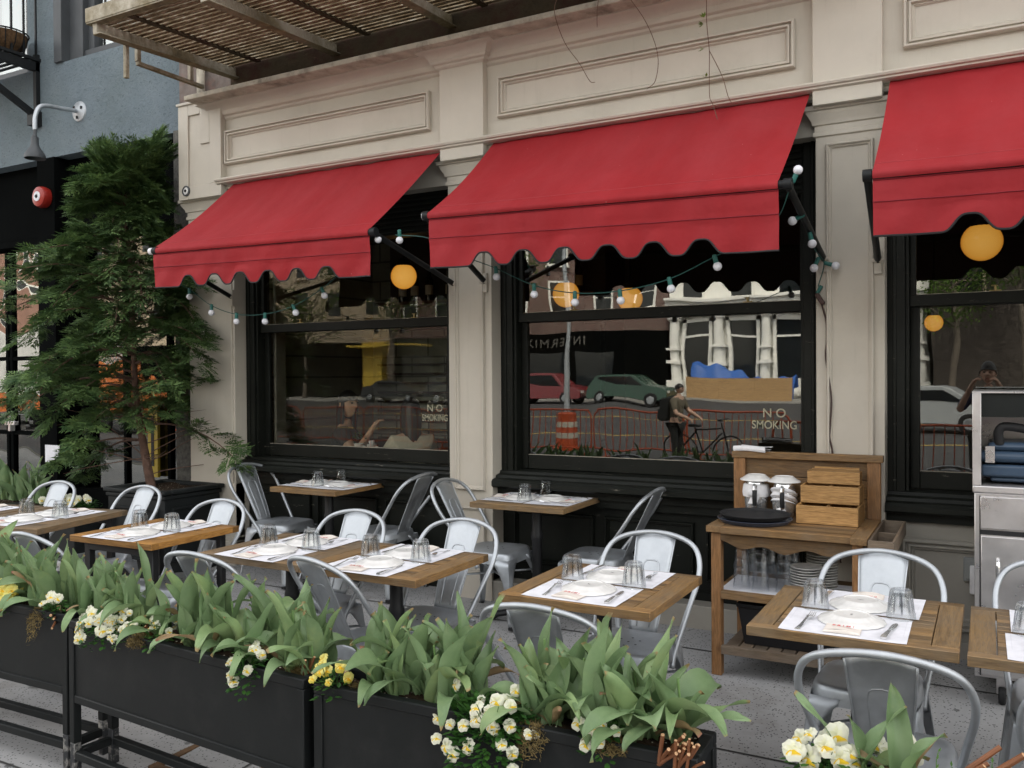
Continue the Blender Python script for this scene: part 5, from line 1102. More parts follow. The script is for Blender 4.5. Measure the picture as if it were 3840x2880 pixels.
# ------------------------------------------------------------------ stainless grill cart
gr = thing('grill_cart', 'stainless steel grill cart with a blue waffle press, cut by the right edge', 'cart', (.5, -.3, gz(-.3)))
def GB(x0, x1, y0, y1, z0, z1): return (x0 - .5, x1 - .5, y0 + .3, y1 + .3, z0 - gz(-.3), z1 - gz(-.3))
mb = MB(); mb.box(*GB(-.058, 1.1, -.555, -.02, .12, 1.016)); mb.build('cabinet', M['stainless'], gr, bevel=.004)
mb = MB(); mb.box(*GB(-.066, 1.1, -.562, -.01, 1.016, 1.052)); mb.build('counter', M['stainless'], gr, bevel=.006)
mb = MB(); mb.box(*GB(-.032, .62, -.566, -.55, .845, 1.0)); d = mb.build('drawer', M['stainless'], gr, bevel=.003); mb = MB(); mb.tube([GB(.16, 0, -.585, 0, .925, 0)[0::2], GB(.30, 0, -.585, 0, .925, 0)[0::2]], .012, 10); mb.bar(GB(.17, 0, -.585, 0, .925, 0)[0::2], GB(.17, 0, -.56, 0, .925, 0)[0::2], .015, .015); mb.build('handle', M['chrome'], d, smooth=True)
mb = MB(); mb.box(*GB(-.030, .62, -.566, -.55, .135, .808)); d = mb.build('cabinet_door', M['stainless'], gr, bevel=.003)
mb = MB(); mb.tube(spline([GB(.042, 0, -.57, 0, .70, 0)[0::2], GB(.042, 0, -.605, 0, .685, 0)[0::2], GB(.042, 0, -.605, 0, .60, 0)[0::2], GB(.042, 0, -.57, 0, .585, 0)[0::2]], 5), .010, 8); mb.build('handle', M['chrome'], d, smooth=True)
mb = MB(); mb.box(*GB(-.034, .63, -.5575, -.556, .815, .838)); mb.box(*GB(-.036, -.031, -.560, -.556, .13, 1.003)); mb.build('joint_shade_strip', M['trim'], gr)  # thin black strips laid on the front as the shade in the joints
mb = MB(); mb.box(*GB(-.066, -.028, -.562, -.53, 1.052, 1.50)); mb.box(*GB(-.066, -.05, -.53, -.03, 1.052, 1.50)); mb.box(*GB(-.05, 1.1, -.06, -.03, 1.052, 1.40)); mb.box(*GB(-.066, 1.1, -.562, -.03, 1.50, 1.509)); mb.build('splash_guard', M['stainless'], gr, bevel=.002)
mb = MB(); mb.box(*GB(-.028, 1.1, -.545, -.535, 1.385, 1.5)); mb.build('smoked_visor', M['black2'], gr)
mb = MB()
mb = None
for (x, y) in ((.06, -.47), (.06, -.1), (1.0, -.47)):
    mb = MB(); c = Matrix.Translation((x - .5, y + .3, .05 + gz(y) - gz(-.3))) @ Matrix.Rotation(radians(90), 4, 'Y'); mb.lathe([(0, -.016), (.045, -.016), (.052, -.01), (.052, .01), (.045, .016), (0, .016)], 22, 0, c); mb.build('caster_wheel', M['trim'], gr, smooth=30)
for (x, y) in ((.06, -.47), (.06, -.1)): mb = MB(); mb.prism([(-.05, .08), (.05, .08), (.02, -.01), (-.01, -.01)], -.024, .024, 0, Matrix.Translation((x - .5, y + .3, .06 + gz(y) - gz(-.3))) @ Matrix.Rotation(radians(90), 4, 'Z') @ X90); mb.build('caster_fork', M['stainless'], gr)
M['bluepress'] = paint('blue_enamel', (.045, .075, .12), .3, .1, 4)
wp = thing('waffle_press', 'dark blue waffle press with a black handle on the grill cart', 'press', (.27, -.33, 1.06))
mb = MB(); mb.box(-.3, .3, -.17, .17, 0.03, .09); mb.box(-.26, .28, -.15, .15, 0.005, .03); mb.build('base', M['bluepress'], wp, bevel=.02); mb = MB(); mb.box(-.31, .3, -.17, .17, .10, .155); mb.box(-.27, .3, -.155, .15, .155, .20); mb.build('lid', M['bluepress'], wp, bevel=.022)
mb = MB(); mb.tube(spline([(-.22, -.14, .19), (-.22, -.15, .26), (-.16, -.15, .275), (.1, -.15, .22), (.3, -.15, .17)], 5), .022, 10); mb.build('handle', M['trim'], wp, smooth=True); mb = MB(); mb.box(-.28, -.24, -.176, -.165, .10, .18); mb.build('hinge_plate', M['stainless'], wp)
ob = thing('outlet_box', 'grey weatherproof socket box with a plugged-in white adapter on the grey panel', 'socket box', (-.06, .095, .51)); mb = MB(); mb.box(-.06, .06, -.022, .004, -.066, .066); mb.box(-.048, .05, -.03, -.022, -.052, .052); mb.build('box', paint('grey_socket_box', (.25, .26, .25), .5), ob, bevel=.005); mb = MB(); mb.box(-.028, .02, -.075, -.03, -.125, .03); mb.build('adapter', M['linen'], ob, bevel=.008)

# ------------------------------------------------------------------ diners behind the left window
def skin(name, chains, mat, parent, sub=2):
    """chains: list of [(co, r), ...]; points closer than 1 mm are merged; first point is the root"""
    vs, rs, es = [], [], []
    def idx(p, r):
        for i, q in enumerate(vs):
            if (Vector(q) - Vector(p)).length < 1e-3: return i
        vs.append(tuple(p)); rs.append(r); return len(vs) - 1
    for ch in chains:
        pr = None
        for (p, r) in ch:
            i = idx(p, r)
            if pr is not None and pr != i: es.append((pr, i))
            pr = i
    me = bpy.data.meshes.new(name); me.from_pydata(vs, es, []); me.materials.append(mat); o = bpy.data.objects.new(name, me); COL.objects.link(o); o.parent = parent
    md = o.modifiers.new('Skin', 'SKIN'); md.use_smooth_shade = True
    for i, r in enumerate(rs):
        s = me.skin_vertices[0].data[i]; s.radius = (r, r) if not isinstance(r, tuple) else r; s.use_root = i == 0
    sb = o.modifiers.new('Subdivision', 'SUBSURF'); sb.levels = sub; sb.render_levels = sub
    return o
M['skin'] = simple('skin_tone', (.56, .34, .23), .55); M['skin2'] = simple('pale_skin', (.6, .38, .28), .55); M['hair'] = simple('black_hair', (.008, .007, .007), .4); M['dress'] = simple('black_dress', (.012, .014, .014), .8); M['beige'] = simple('beige_knit', (.62, .57, .46), .9); M['lip'] = simple('lip', (.3, .08, .07), .5); M['eye'] = simple('eye_dark', (.01, .008, .008), .2)
def hand(wrist, d, side, palm_n, curl=.5):
    """palm and five fingers grown from the wrist along d"""
    d = Vector(d).normalized(); nrm = Vector(palm_n); nrm = (nrm - d * nrm.dot(d)).normalized(); s = d.cross(nrm) * side; w = Vector(wrist); out = []
    palm = w + d * .045; out.append([(w, .022), (palm, (.03))])
    for k, (off, L_) in enumerate(((-.027, .062), (-.009, .07), (.010, .066), (.027, .052))):
        b = w + d * .085 + s * off; m1 = b + (d * cos(curl) + nrm * sin(curl)) * L_ * .45; m2 = m1 + (d * cos(curl * 2.2) + nrm * sin(curl * 2.2)) * L_ * .5
        out.append([(palm, .03), (b, .0105), (m1, .0095), (m2, .0075)])
    b = w + d * .035 - s * .035 + nrm * .01; m1 = b - s * .015 + d * .03 + nrm * .012; out.append([(w + d * .02, .026), (b, .0125), (m1, .0105), (m1 + d * .026 + nrm * .01, .008)])
    return out
def head(c, yaw, parent, skinm, hairm, long_hair=True, tilt=0):
    R_ = Matrix.Translation(c) @ Matrix.Rotation(yaw, 4, 'Z') @ Matrix.Rotation(tilt, 4, 'X')
    # face looks along -y locally
    mb = MB()
    def hd(u, v):
        th_ = 2 * pi * u; ph = pi * v; x, y, z = sin(ph) * sin(th_), -sin(ph) * cos(th_), cos(ph)
        jaw = max(0, -z) ** 1.3; rx = .076 - .024 * jaw; ry = .094 - .014 * jaw
        p = Vector((x * rx, y * ry - .008 * jaw * (y < 0), z * .115))
        if y < 0:
            f = -y; nose = math.exp(-((x * 3.4) ** 2)) * math.exp(-(((z + .12) * 4.2) ** 2)); p.y -= .024 * nose
            p.y += .010 * math.exp(-(((abs(x) - .38) * 5) ** 2)) * math.exp(-(((z - .12) * 6) ** 2)); p.y -= .007 * math.exp(-((x * 3) ** 2)) * math.exp(-(((z + .52) * 7) ** 2)); p.y -= .006 * math.exp(-((x * 3) ** 2)) * math.exp(-(((z + .86) * 5) ** 2))
        return R_ @ p
    mb.grid(hd, 48, 36); h = mb.build('head', skinm, parent, smooth=180)
    mb = MB()
    for s in (-1, 1): mb.sphere(R_ @ Vector((s * .078, .006, -.005)), .02, 10, 8, 0, (.5, .8, 1.4))
    mb.build('ear', skinm, h, smooth=180)
    mb = MB()
    for s in (-1, 1): mb.sphere(R_ @ Vector((s * .03, -.083, .012)), .0105, 12, 8, 0, (1.3, 1, .7)); mb.bar(R_ @ Vector((s * .014, -.094, .034)), R_ @ Vector((s * .05, -.08, .037)), .005, .006)
    mb.build('eye', M['eye'], h, smooth=True); mb = MB(); mb.sphere(R_ @ Vector((0, -.097, -.06)), .018, 12, 8, 0, (1.2, .5, .45)); mb.build('mouth', M['lip'], h, smooth=True)
    mb = MB(); L_ = .26 if long_hair else .02
    def hr(u, v):
        th_ = (2 * pi * u); fz_ = -cos(th_); z = 1 - v * 1.0
        front = max(0, fz_)
        if v < .5:
            a = pi * .5 * (v / .5); x, y, zz_ = sin(a) * sin(th_), sin(a) * fz_ * -1, cos(a); lim = .32 * front; zz_ = max(zz_, lim)
            return R_ @ Vector((x * .086, y * .106 + .006, zz_ * .124 + .004))
        k = (v - .5) / .5; x, y = sin(th_), cos(th_)
        spread = 1 + .12 * sin(k * 3); yb = max(y, -.15 if True else 0)
        zt_ = (.32 * front * .124 + .004) if front > .15 else .004
        drop = L_ if y > -.35 else 0.0
        return R_ @ Vector((x * .086 * spread * (1 - .1 * k), (y * .106 + .006 + .01 * k) if y > -.35 else y * .100 + .006, zt_ - drop * k * (1 + .06 * sin(th_ * 9))))
    mb.grid(hr, 64, 22); mb.build('hair', hairm, h, smooth=180)
    return h
def diner(name_lab, loc, yaw, skinm, topm, arm_pts, hd_yaw, hair=True, sleeve=.0):
    """seated torso, thighs and shins; local +y is where the person faces"""
    t = thing('person', name_lab, 'person', loc, yaw, None)
    S_ = .98
    ch = [[((0, 0, .50), .125), ((0, .0, .62), .115), ((0, .005, .76), .125), ((0, .01, .90), .115), ((0, .012, .975), .05), ((0, .02, 1.03), .046)],
          [((0, 0, .50), .125), ((-.1, .12, .5), .085), ((-.11, .42, .5), .065), ((-.11, .43, .25), .05), ((-.11, .42, .06), .038), ((-.11, .52, .03), .032)],
          [((0, 0, .50), .125), ((.1, .12, .5), .085), ((.11, .42, .5), .065), ((.11, .43, .25), .05), ((.11, .42, .06), .038), ((.11, .52, .03), .032)]]
    for s, a in ((-1, arm_pts[0]), (1, arm_pts[1])):
        ch.append([((0, .01, .90), .115), ((s * .15, .0, .90), .062), (a[0], .043), (a[1], .024)]); d = (Vector(a[1]) - Vector(a[0])); ch += hand(Vector(a[1]), d, s, (0, 0, -1), .5)
    skin('body', ch, skinm, t)
    cl = [[((0, 0, .48), .14), ((0, 0, .62), .128), ((0, .005, .76), .138), ((0, .01, .89), .122), ((0, .012, .935), .075)], [((0, 0, .48), .14), ((-.1, .12, .5), .096), ((-.11, .40, .505), .076)], [((0, 0, .48), .14), ((.1, .12, .5), .096), ((.11, .40, .505), .076)]]
    for s, a in ((-1, arm_pts[0]), (1, arm_pts[1])):
        e = Vector(a[0]); w_ = Vector(a[1]); sh0 = Vector((s * .15, 0, .90))
        c = [((0, .01, .89), .122), (tuple(sh0), .074)]
        if sleeve > .9: c += [(tuple(e), .055), (tuple(e.lerp(w_, .85)), .036)]
        else: c += [(tuple(sh0.lerp(e, .55)), .06)]
        cl.append(c)
    skin('clothes', cl, topm, t)
    head((0, .035, 1.15), hd_yaw, t, skinm, M['hair'], hair)
    return t
FLR = .13
diner('woman with black hair in a dark top, raising her hand behind the left window', (-4.98, .66, FLR + .08), radians(-62), M['skin'], M['dress'], [((-.25, .16, .70), (-.10, .34, .74)), ((.24, .14, .72), (.17, .27, .93))], pi - radians(38))
diner('woman with long dark hair in a beige jumper, seen from behind in the left window', (-4.30, .72, FLR + .02), radians(52), M['skin2'], M['beige'], [((-.26, .12, .68), (-.14, .33, .76)), ((.26, .12, .68), (.12, .33, .76))], pi - radians(5), True, 1.0)
tt = thing('dining_table', 'indoor dining table behind the left window', 'table', (-4.62, .75, .1)); mb = MB(); mb.box(-.32, .32, -.36, .36, .80, .84); mb.build('tabletop', M['teak_x'], tt, bevel=.004); mb = MB(); mb.tube([(0, 0, 0), (0, 0, .8)], .04, 12); mb.lathe([(.25, 0), (.24, .03), (.05, .05)], 20); mb.build('pedestal', M['castiron'], tt)
for (x, y, lab) in ((-4.66, .46, 'left white mug on the indoor table by the window'), (-4.52, .45, 'right white mug holding sugar sachets on the indoor table')):
    t = thing('mug', lab, 'mug', (x, y, .942), 0, 'white mugs on the indoor table'); mb = MB(); mb.lathe([(.034, 0), (.038, .005), (.042, .05), (.041, .095), (.037, .095), (.036, .01), (0, .008)], 22); mb.build('cup', M['china'], t, smooth=50)
    mb = MB(); mb.tube(spline([(.04, 0, .075), (.066, 0, .07), (.066, 0, .035), (.04, 0, .025)], 5), .006, 6); mb.build('handle', M['china'], t, smooth=True)
    if 'right' in lab:
        mb = MB()
        for k in range(7): a = k * .9; mb.bar((.015 * cos(a), .015 * sin(a), .06), (.02 * cos(a), .02 * sin(a), .125), .022, .003, 0, (cos(a), sin(a), 0))
        mb.build('sachet', M['white'], t)
mb = MB(); mb.lathe([(.05, 0), (.11, .012), (.11, .016), (.05, .006), (0, .006)], 26); tag(mb.build('dinner_plate', M['china'], None, smooth=True, loc=(-4.38, .5, .942)), 'white plate with food on the indoor table', 'plate')
pt = thing('table_plant', 'small potted plant on the indoor table behind the left window', 'plant', (-4.74, .56, .942)); mb = MB(); mb.lathe([(.03, 0), (.04, .07), (.036, .07), (0, .06)], 16); mb.build('pot', M['bluepress'], pt, smooth=30); mb = MB(); random.seed(2)
for k in range(40):
    a = random.uniform(0, 6.28); r = random.uniform(.01, .07); c = Vector((r * cos(a), r * sin(a), .07 + random.uniform(0, .1))); s_ = Vector((-sin(a), cos(a), 0)); mb.add([c, c + s_ * .012 + Vector((0, 0, .01)), c + Vector((.03 * cos(a), .03 * sin(a), .012)), c - s_ * .012 + Vector((0, 0, .01))], [(0, 1, 2, 3)])
mb.build('leaves', leafmat('pot_plant_leaf', (.03, .1, .02), (.06, .16, .03)), pt)
# ------------------------------------------------------------------ conifer in its black box
M['boxblack'] = paint('black_planter_paint', (.012, .014, .0145), .6, .2, 4, .15, dirt=(.04, .045, .04), dscale=3, damt=.35, spec=.22)
def soilmat():
    t = NT('potting_soil'); v = t.coord(); n = t.noise(v, 30, 5, .7); col = t.ramp(n, [(.3, (.012, .008, .005)), (.7, (.05, .032, .02))])
    vo = t.node('ShaderNodeTexVoronoi'); vo.inputs['Scale'].default_value = 70; t.link(v, vo.inputs['Vector']); d = t.ramp(vo.outputs['Distance'], [(.2, (1, 1, 1)), (.3, (0, 0, 0))]); k = t.mix(1, d, t.ramp(vo.outputs['Color'], [(.6, (0, 0, 0)), (.62, (1, 1, 1))]), 'MULTIPLY'); col = t.mix(k, col, (.6, .55, .45)); t.bump(n, 1, .02); return t.set(col, .95, 0, .1)
M['soil'] = soilmat()
bxp = thing('tree_planter', 'large square black planter box with moulded rim holding the conifer', 'planter', (-6.1, -.33, gz(-.33)))
def TB_(x0, x1, y0, y1, z0, z1): return (x0 + 6.1, x1 + 6.1, y0 + .33, y1 + .33, z0 - gz(-.33), z1 - gz(-.33))
X0, X1, Y0, Y1, ZT = -6.46, -5.77, -.61, -.04, .695
mb = MB(); mb.box(*TB_(X0, X1, Y0, Y1, -.03, .62)); cap_run(mb, *(0, 0), 0, 0, [(0, 0), (0, .001)])
mb.f = mb.f[:6]; mb.m = mb.m[:6]; mb.v = mb.v[:8]
mb.build('box', M['boxblack'], bxp, bevel=.006)
mb = MB(); w = .05
for b in ((X0 - .03, X1 + .03, Y0 - .03, Y0 + w, .66, ZT), (X0 - .03, X1 + .03, Y1 - w, Y1 + .03, .66, ZT), (X0 - .03, X0 + w, Y0 + w, Y1 - w, .66, ZT), (X1 - w, X1 + .03, Y0 + w, Y1 - w, .66, ZT), (X0 - .015, X1 + .015, Y0 - .015, Y1 + .015, .62, .655)): mb.box(*TB_(*b))
mb.build('rim', M['boxblack'], bxp, bevel=.01)
mb = MB(); frame_ring(mb, X0 + 6.1 + .07, X1 + 6.1 - .07, .12 - gz(-.33), .55 - gz(-.33), Y0 + .33, MOULD2); mb.build('panel_moulding', M['boxblack'], bxp, smooth=30)
mb = MB(); L = [(Y0 + .06, Y1 - .06, .12, .55)]; tmp = MB(); frame_ring(tmp, Y0 + .33 + .06, Y1 + .33 - .06, .12 - gz(-.33), .55 - gz(-.33), 0, MOULD2); mb.v = [(X1 + 6.1 - p[1], p[0], p[2]) for p in tmp.v]; mb.f = [tuple(reversed(f)) for f in tmp.f]; mb.m = tmp.m; mb.build('panel_moulding', M['boxblack'], bxp, smooth=30)
mb = MB(); mb.grid(lambda u, v: (X0 + .05 + (X1 - X0 - .1) * u + 6.1, Y0 + .05 + (Y1 - Y0 - .1) * v + .33, .672 - gz(-.33) + .02 * sin(u * 9) * sin(v * 7)), 14, 14); mb.build('soil', M['soil'], bxp)
M['bark'] = paint('reddish_bark', (.13, .075, .055), .9, .4, 14, .8)
M['conif'] = leafmat('conifer_spray', (.034, .08, .03), (.15, .235, .08), None, .25, .55)
tr = thing('conifer_tree', 'tall feathery green conifer growing in the black planter box', 'tree', (-6.36, -.26, .65))
random.seed(77); TP = spline([(0, 0, 0), (-.06, .0, .22), (-.13, .01, .45), (-.2, .02, .7), (-.23, .02, 1.0), (-.25, .02, 1.5), (-.28, .02, 2.0), (-.31, .0, 2.4), (-.31, 0, 2.72)], 6)
mb = MB(); nT = len(TP); mb.tube(TP, [.037 * (1 - .8 * i / (nT - 1)) + .003 for i in range(nT)], 10)
mb.build('trunk', M['bark'], tr, smooth=True)
limb = MB(); crown = MB(); dead = MB()
def blade(mb, p, d, L_, w, n):
    s = d.cross(n); s.normalize(); mb.add([p, p + d * L_ * .45 + s * w, p + d * L_, p + d * L_ * .45 - s * w], [(0, 1, 2, 3)])
def spray(mb, p, d, n, L_, depth):
    """flat fern-like spray: an axis with alternating side shoots of small scale-leaf blades"""
    k = max(4, int(L_ / .022)); q = Vector(p); d = d.normalized()
    for i in range(k):
        u = i / k; d = (d + Vector((random.uniform(-.06, .06), random.uniform(-.06, .06), .02 - .06 * u))).normalized(); q = q + d * (L_ / k)
        for s in (-1, 1):
            sd = (d * .75 + d.cross(n) * s * .75 + n * random.uniform(-.25, .25)).normalized(); l2 = L_ * (.50 * (1 - u) + .12) * random.uniform(.7, 1.2)
            if depth and l2 > .05: spray(mb, q, sd, (n + Vector((random.uniform(-.3, .3),) * 3)).normalized(), l2, depth - 1)
            else: blade(mb, q, sd, min(l2, .06), .0078, n)
    blade(mb, q, d, .045, .005, n)
def branch(z, az, L_, up, droop, dens=1.0, first=.25):
    i = min(nT - 2, int(z / 2.72 * (nT - 1))); p0 = Vector(TP[min(range(nT), key=lambda j: abs(TP[j].z - z))])
    d = Vector((cos(az), sin(az), up)).normalized(); pts = [p0]; q = p0.copy(); K = 9
    for k in range(K):
        d = (d + Vector((random.uniform(-.1, .1), random.uniform(-.1, .1), -droop * .16 * (1 if k > 1 else 0) + (.06 if k > 6 else 0)))).normalized(); q = q + d * L_ / K; pts.append(q.copy())
    limb.tube(pts, [.010 * (1 - .85 * k / K) * min(1, L_ * 1.4) + .0012 for k in range(K + 1)], 5, caps=False)
    for k in range(K + 1):
        if k / K < first: continue
        t = (pts[min(k + 1, K)] - pts[max(k - 1, 0)]).normalized(); n = Vector((random.uniform(-.3, .3), random.uniform(-.3, .3), 1)).normalized(); side = t.cross(n).normalized()
        for s in ((-1, 1) if random.random() < dens else (random.choice((-1, 1)),)):
            if random.random() > dens: continue
            spray(crown, pts[k], (t * .8 + side * s * random.uniform(.5, .9) + Vector((0, 0, random.uniform(-.25, .25)))), (n + side * random.uniform(-.6, .6)).normalized(), random.uniform(.17, .31) * (1.15 - .45 * k / K), 1)
    spray(crown, pts[-1], (pts[-1] - pts[-2]), Vector((random.uniform(-.4, .4), random.uniform(-.4, .4), 1)).normalized(), random.uniform(.16, .26), 1)
# (height, how far the crown reaches): dense from 0.75 m to the top
for k in range(80):
    z = .62 + 2.08 * (k / 80) ** .92 + random.uniform(-.04, .04); az = k * 2.399 + random.uniform(-.3, .3); u = (z - .6) / 2.12
    R_ = (.62 + .34 * sin(pi * min(1, u * 1.1 + .08))) * (1 - .30 * max(0, u - .6) / .4)
    if cos(az) < -.3 and u > .8: R_ *= .9
    if sin(az) > .5: R_ *= .75
    if cos(az) > .6: R_ *= (.82 if u > .5 else 1.12)
    branch(z, az, R_ * random.uniform(.62, 1.08), random.uniform(.1, .55) + .45 * max(0, u - .7) * 2, random.uniform(.7, 1.5), .84)
for (z, az, L_, up) in ((1.55, pi + .15, 1.55, .33), (1.5, pi - .2, 1.25, .25), (1.0, pi + .1, 1.45, .2), (.95, pi + .35, 1.2, .1), (1.35, .05, 1.0, .3), (1.1, -.3, .95, .2), (1.75, pi + .5, 1.0, .4), (.52, -.12, 1.22, .12), (.42, pi + .4, .75, .1), (.40, pi - .1, .95, -.05), (1.75, -.15, .85, .35)): branch(z, az, L_, up, .75, .9, .35)
for (z, az) in ((2.5, .5), (2.55, 2.4), (2.6, 4.2), (2.65, 1.2), (2.7, 3.3), (2.45, 5.6), (2.4, 1.8), (2.35, 3.7), (2.4, 4.9), (2.5, 0)): branch(z, az, random.uniform(.34, .5) * (.6 if cos(az) < -.3 else 1), 1.5, .2, 1.0, .12)
for k in range(26):   # bare inner twigs near the base
    z = random.uniform(.12, .75); az = random.uniform(-.9, 1.0) if k % 2 else random.uniform(2.3, 4.1); p0 = Vector(TP[min(range(nT), key=lambda j: abs(TP[j].z - z))]); d = Vector((cos(az), sin(az) * .6 - .2, random.uniform(-.1, .7))); pts = [p0]
    for j in range(5): d = (d + Vector((random.uniform(-.25, .25), random.uniform(-.25, .25), random.uniform(-.2, .15)))).normalized(); pts.append(pts[-1] + d * .13)
    limb.tube(pts, [.005, .0045, .004, .003, .002, .001], 5, caps=False)
limb.build('limb', M['bark'], tr, smooth=True); crown.build('crown', M['conif'], tr)

# ------------------------------------------------------------------ planter boxes along the pavement edge
M['planter'] = paint('planter_black_metal', (.008, .0095, .0098), .55, .15, 3, .1, dirt=(.03, .03, .03), dscale=5, damt=.3, spec=.22); M['flake'] = paint('flaking_paint', (.02, .022, .025), .5, .2, 5, .2, dirt=(.5, .48, .44), dscale=16, damt=.9)
M['moss'] = leafmat('dry_moss', (.085, .062, .025), (.17, .125, .05), None, .1, .9); M['tulip'] = leafmat('tulip_leaf', (.145, .24, .11), (.265, .37, .19), (.38, .20, .09), .28, .42); M['tulip2'] = leafmat('yellowing_leaf', (.30, .19, .10), (.36, .27, .14), (.36, .14, .11), .25, .5)
M['stem'] = simple('green_stem', (.14, .24, .08), .5); M['pansyleaf'] = leafmat('pansy_leaf', (.022, .085, .018), (.06, .16, .03), None, .25, .5)
def petal(name, c, c2):
    t = NT(name); uv = t.node('ShaderNodeTexCoord'); sp = t.node('ShaderNodeSeparateXYZ'); t.link(uv.outputs['UV'], sp.inputs[0]); col = t.ramp(sp.outputs['Y'], [(.1, c2), (.40, c2), (.56, c)]) if c2 else t.mix(0, c, c)
    t.set(col, .6, 0, .2); tl = t.node('ShaderNodeBsdfTranslucent'); t.link(col, tl.inputs[0]); mx = t.node('ShaderNodeMixShader'); mx.inputs[0].default_value = .35; t.link(t.p.outputs[0], mx.inputs[1]); t.link(tl.outputs[0], mx.inputs[2]); t.link(mx.outputs[0], t.out.inputs[0]); return t.mat
PW, PY, PC = (.80, .80, .66), (.80, .55, .03), (.80, .74, .24)
M['pet_w'] = petal('white_petal', PW, (.80, .80, .58)); M['pet_wy'] = petal('white_petal_yellow_eye', PW, PY); M['pet_c'] = petal('cream_petal', PC, (.82, .7, .2)); M['pet_cy'] = petal('cream_petal_yellow_eye', (.8, .66, .12), (.8, .48, .02))
M['stick'] = simple('red_brown_stick', (.20, .075, .03), .5); M['cutwood'] = simple('cut_wood', (.5, .3, .16), .8)
PL = [(-5.10, -3.60, -2.955, -2.92), (-3.535, -2.095, -2.955, -3.05), (-2.045, -.70, -3.055, -3.018), (-.44, .95, -3.00, -3.02)]
PH, DEP = .709, .215
def planter(label, x0, x1, yf0, yf1, zoff=0, fronty=None):
    L_ = sqrt((x1 - x0) ** 2 + (yf1 - yf0) ** 2); g = gz((yf0 + yf1) / 2); a = atan2(yf1 - yf0, x1 - x0)
    t = thing('planter_box', label, 'planter', (x0, yf0, g + zoff), a, 'black metal planter boxes on stands'); H = PH; b = .036; zb = .385
    mb = MB(); i = .008
    mb.box(b, L_ - b, i, i + .006, zb, H - .03); mb.box(b, L_ - b, DEP - i - .006, DEP - i, zb, H - .03); mb.box(i, i + .006, b, DEP - b, zb, H - .03); mb.box(L_ - i - .006, L_ - i, b, DEP - b, zb, H - .03); mb.box(b, L_ - b, .02, DEP - .02, zb, zb + .01)
    mb.build('trough', M['planter'], t)
    mb = MB(); mb.box(0, L_, 0, b, H - b, H); mb.box(0, L_, DEP - b, DEP, H - b, H); mb.box(0, b, b, DEP - b, H - b, H); mb.box(L_ - b, L_, b, DEP - b, H - b, H); mb.build('top_frame', M['planter'], t, bevel=.004, seg=1)
    for (x, y) in ((0, 0), (L_ - b, 0), (0, DEP - b), (L_ - b, DEP - b)):
        mb = MB(); mb.box(x, x + b, y, y + b, .17, H - b); mb.box(x + .0005, x + b - .0005, y + .0005, y + b - .0005, 0, .17, 1); mb.box(x - .01, x + b + .01, y - .01, y + b + .01, 0, .006); mb.build('leg', [M['planter'], M['flake']], t, bevel=.003, seg=1)
    mb = MB()
    for z in (zb - b, .10):
        mb.box(b, L_ - b, .001, b, z, z + b); mb.box(b, L_ - b, DEP - b, DEP - .001, z, z + b); mb.box(.001, b, b, DEP - b, z, z + b); mb.box(L_ - b, L_ - .001, b, DEP - b, z, z + b)
    mb.build('rail', M['planter'], t, bevel=.004, seg=1)
    mb = MB(); mb.grid(lambda u, v: (b * .4 + (L_ - b * .8) * u, .012 + (DEP - .024) * v, H - .03 + .014 * sin(u * 31) * sin(v * 5) + .012 * sin(v * pi)), 60, 8); mb.build('soil', M['soil'], t, smooth=True)
    return t, L_, a, g + zoff
PT = [planter('black planter box at the far left, cut by the photo edge', *PL[0]), planter('black planter box with the clump of white pansies, left of the middle', *PL[1]), planter('black planter box in the middle foreground with the yellow-eyed pansies', *PL[2]), planter('black planter box at the lower right corner', *PL[3])]
def place(k, u, v):
    """point on the soil of planter k"""
    t, L_, a, g = PT[k]; x, y = u * L_, v * DEP; x0, y0 = PL[k][0], PL[k][2]
    return Vector((x0 + x * cos(a) - y * sin(a), y0 + x * sin(a) + y * cos(a), g + PH - .018))
def tulip_leaf(mb, az, L_, W_, el, bend, fold, twist, mi=0, base=(0, 0, 0)):
    d = Vector((cos(az), sin(az), 0)); s = Vector((-sin(az), cos(az), 0)); NV = 13; NU = 6; pts = []; e = el; p = Vector(base); 
    for j in range(NV + 1): 
        pts.append((p.copy(), e)); p = p + (d * cos(e) + Vector((0, 0, sin(e)))) * (L_ / NV); e -= bend / NV * (.4 + 1.3 * j / NV)
    def fn(u, v):
        j = min(NV, int(round(v * NV))); c, e_ = pts[j]; w = W_ * (sin(pi * min(1, v * .86 + .14) ** .82) ** .8 if v < 1 else 0) * (1 if v < .97 else .3)
        q = (u - .5) * 2; nrm = (-d * sin(e_) + Vector((0, 0, cos(e_)))); tw = twist * v
        wav = .009 * sin(v * 9 + q * 2 + az * 5) * abs(q)
        ss = s * cos(tw) + nrm * sin(tw); nn = nrm * cos(tw) - s * sin(tw)
        return c + ss * q * w * (1 - .25 * fold * abs(q)) + nn * (fold * abs(q) ** 1.4 * w * .9 + wav)
    mb.grid(fn, NU, NV, mi, True)
GT = ['tulip plants in the far left box', 'tulip plants in the box with the white pansies', 'tulip plants in the middle box', 'tulip plants in the lower right box']
TL = ['broad grey-green leaves of a tulip plant in the far left planter box', 'broad grey-green leaves of a tulip plant in the planter box with the white pansies', 'broad grey-green leaves of a tulip plant in the middle planter box', 'tall grey-green tulip leaves beside the white pansies at the lower right']
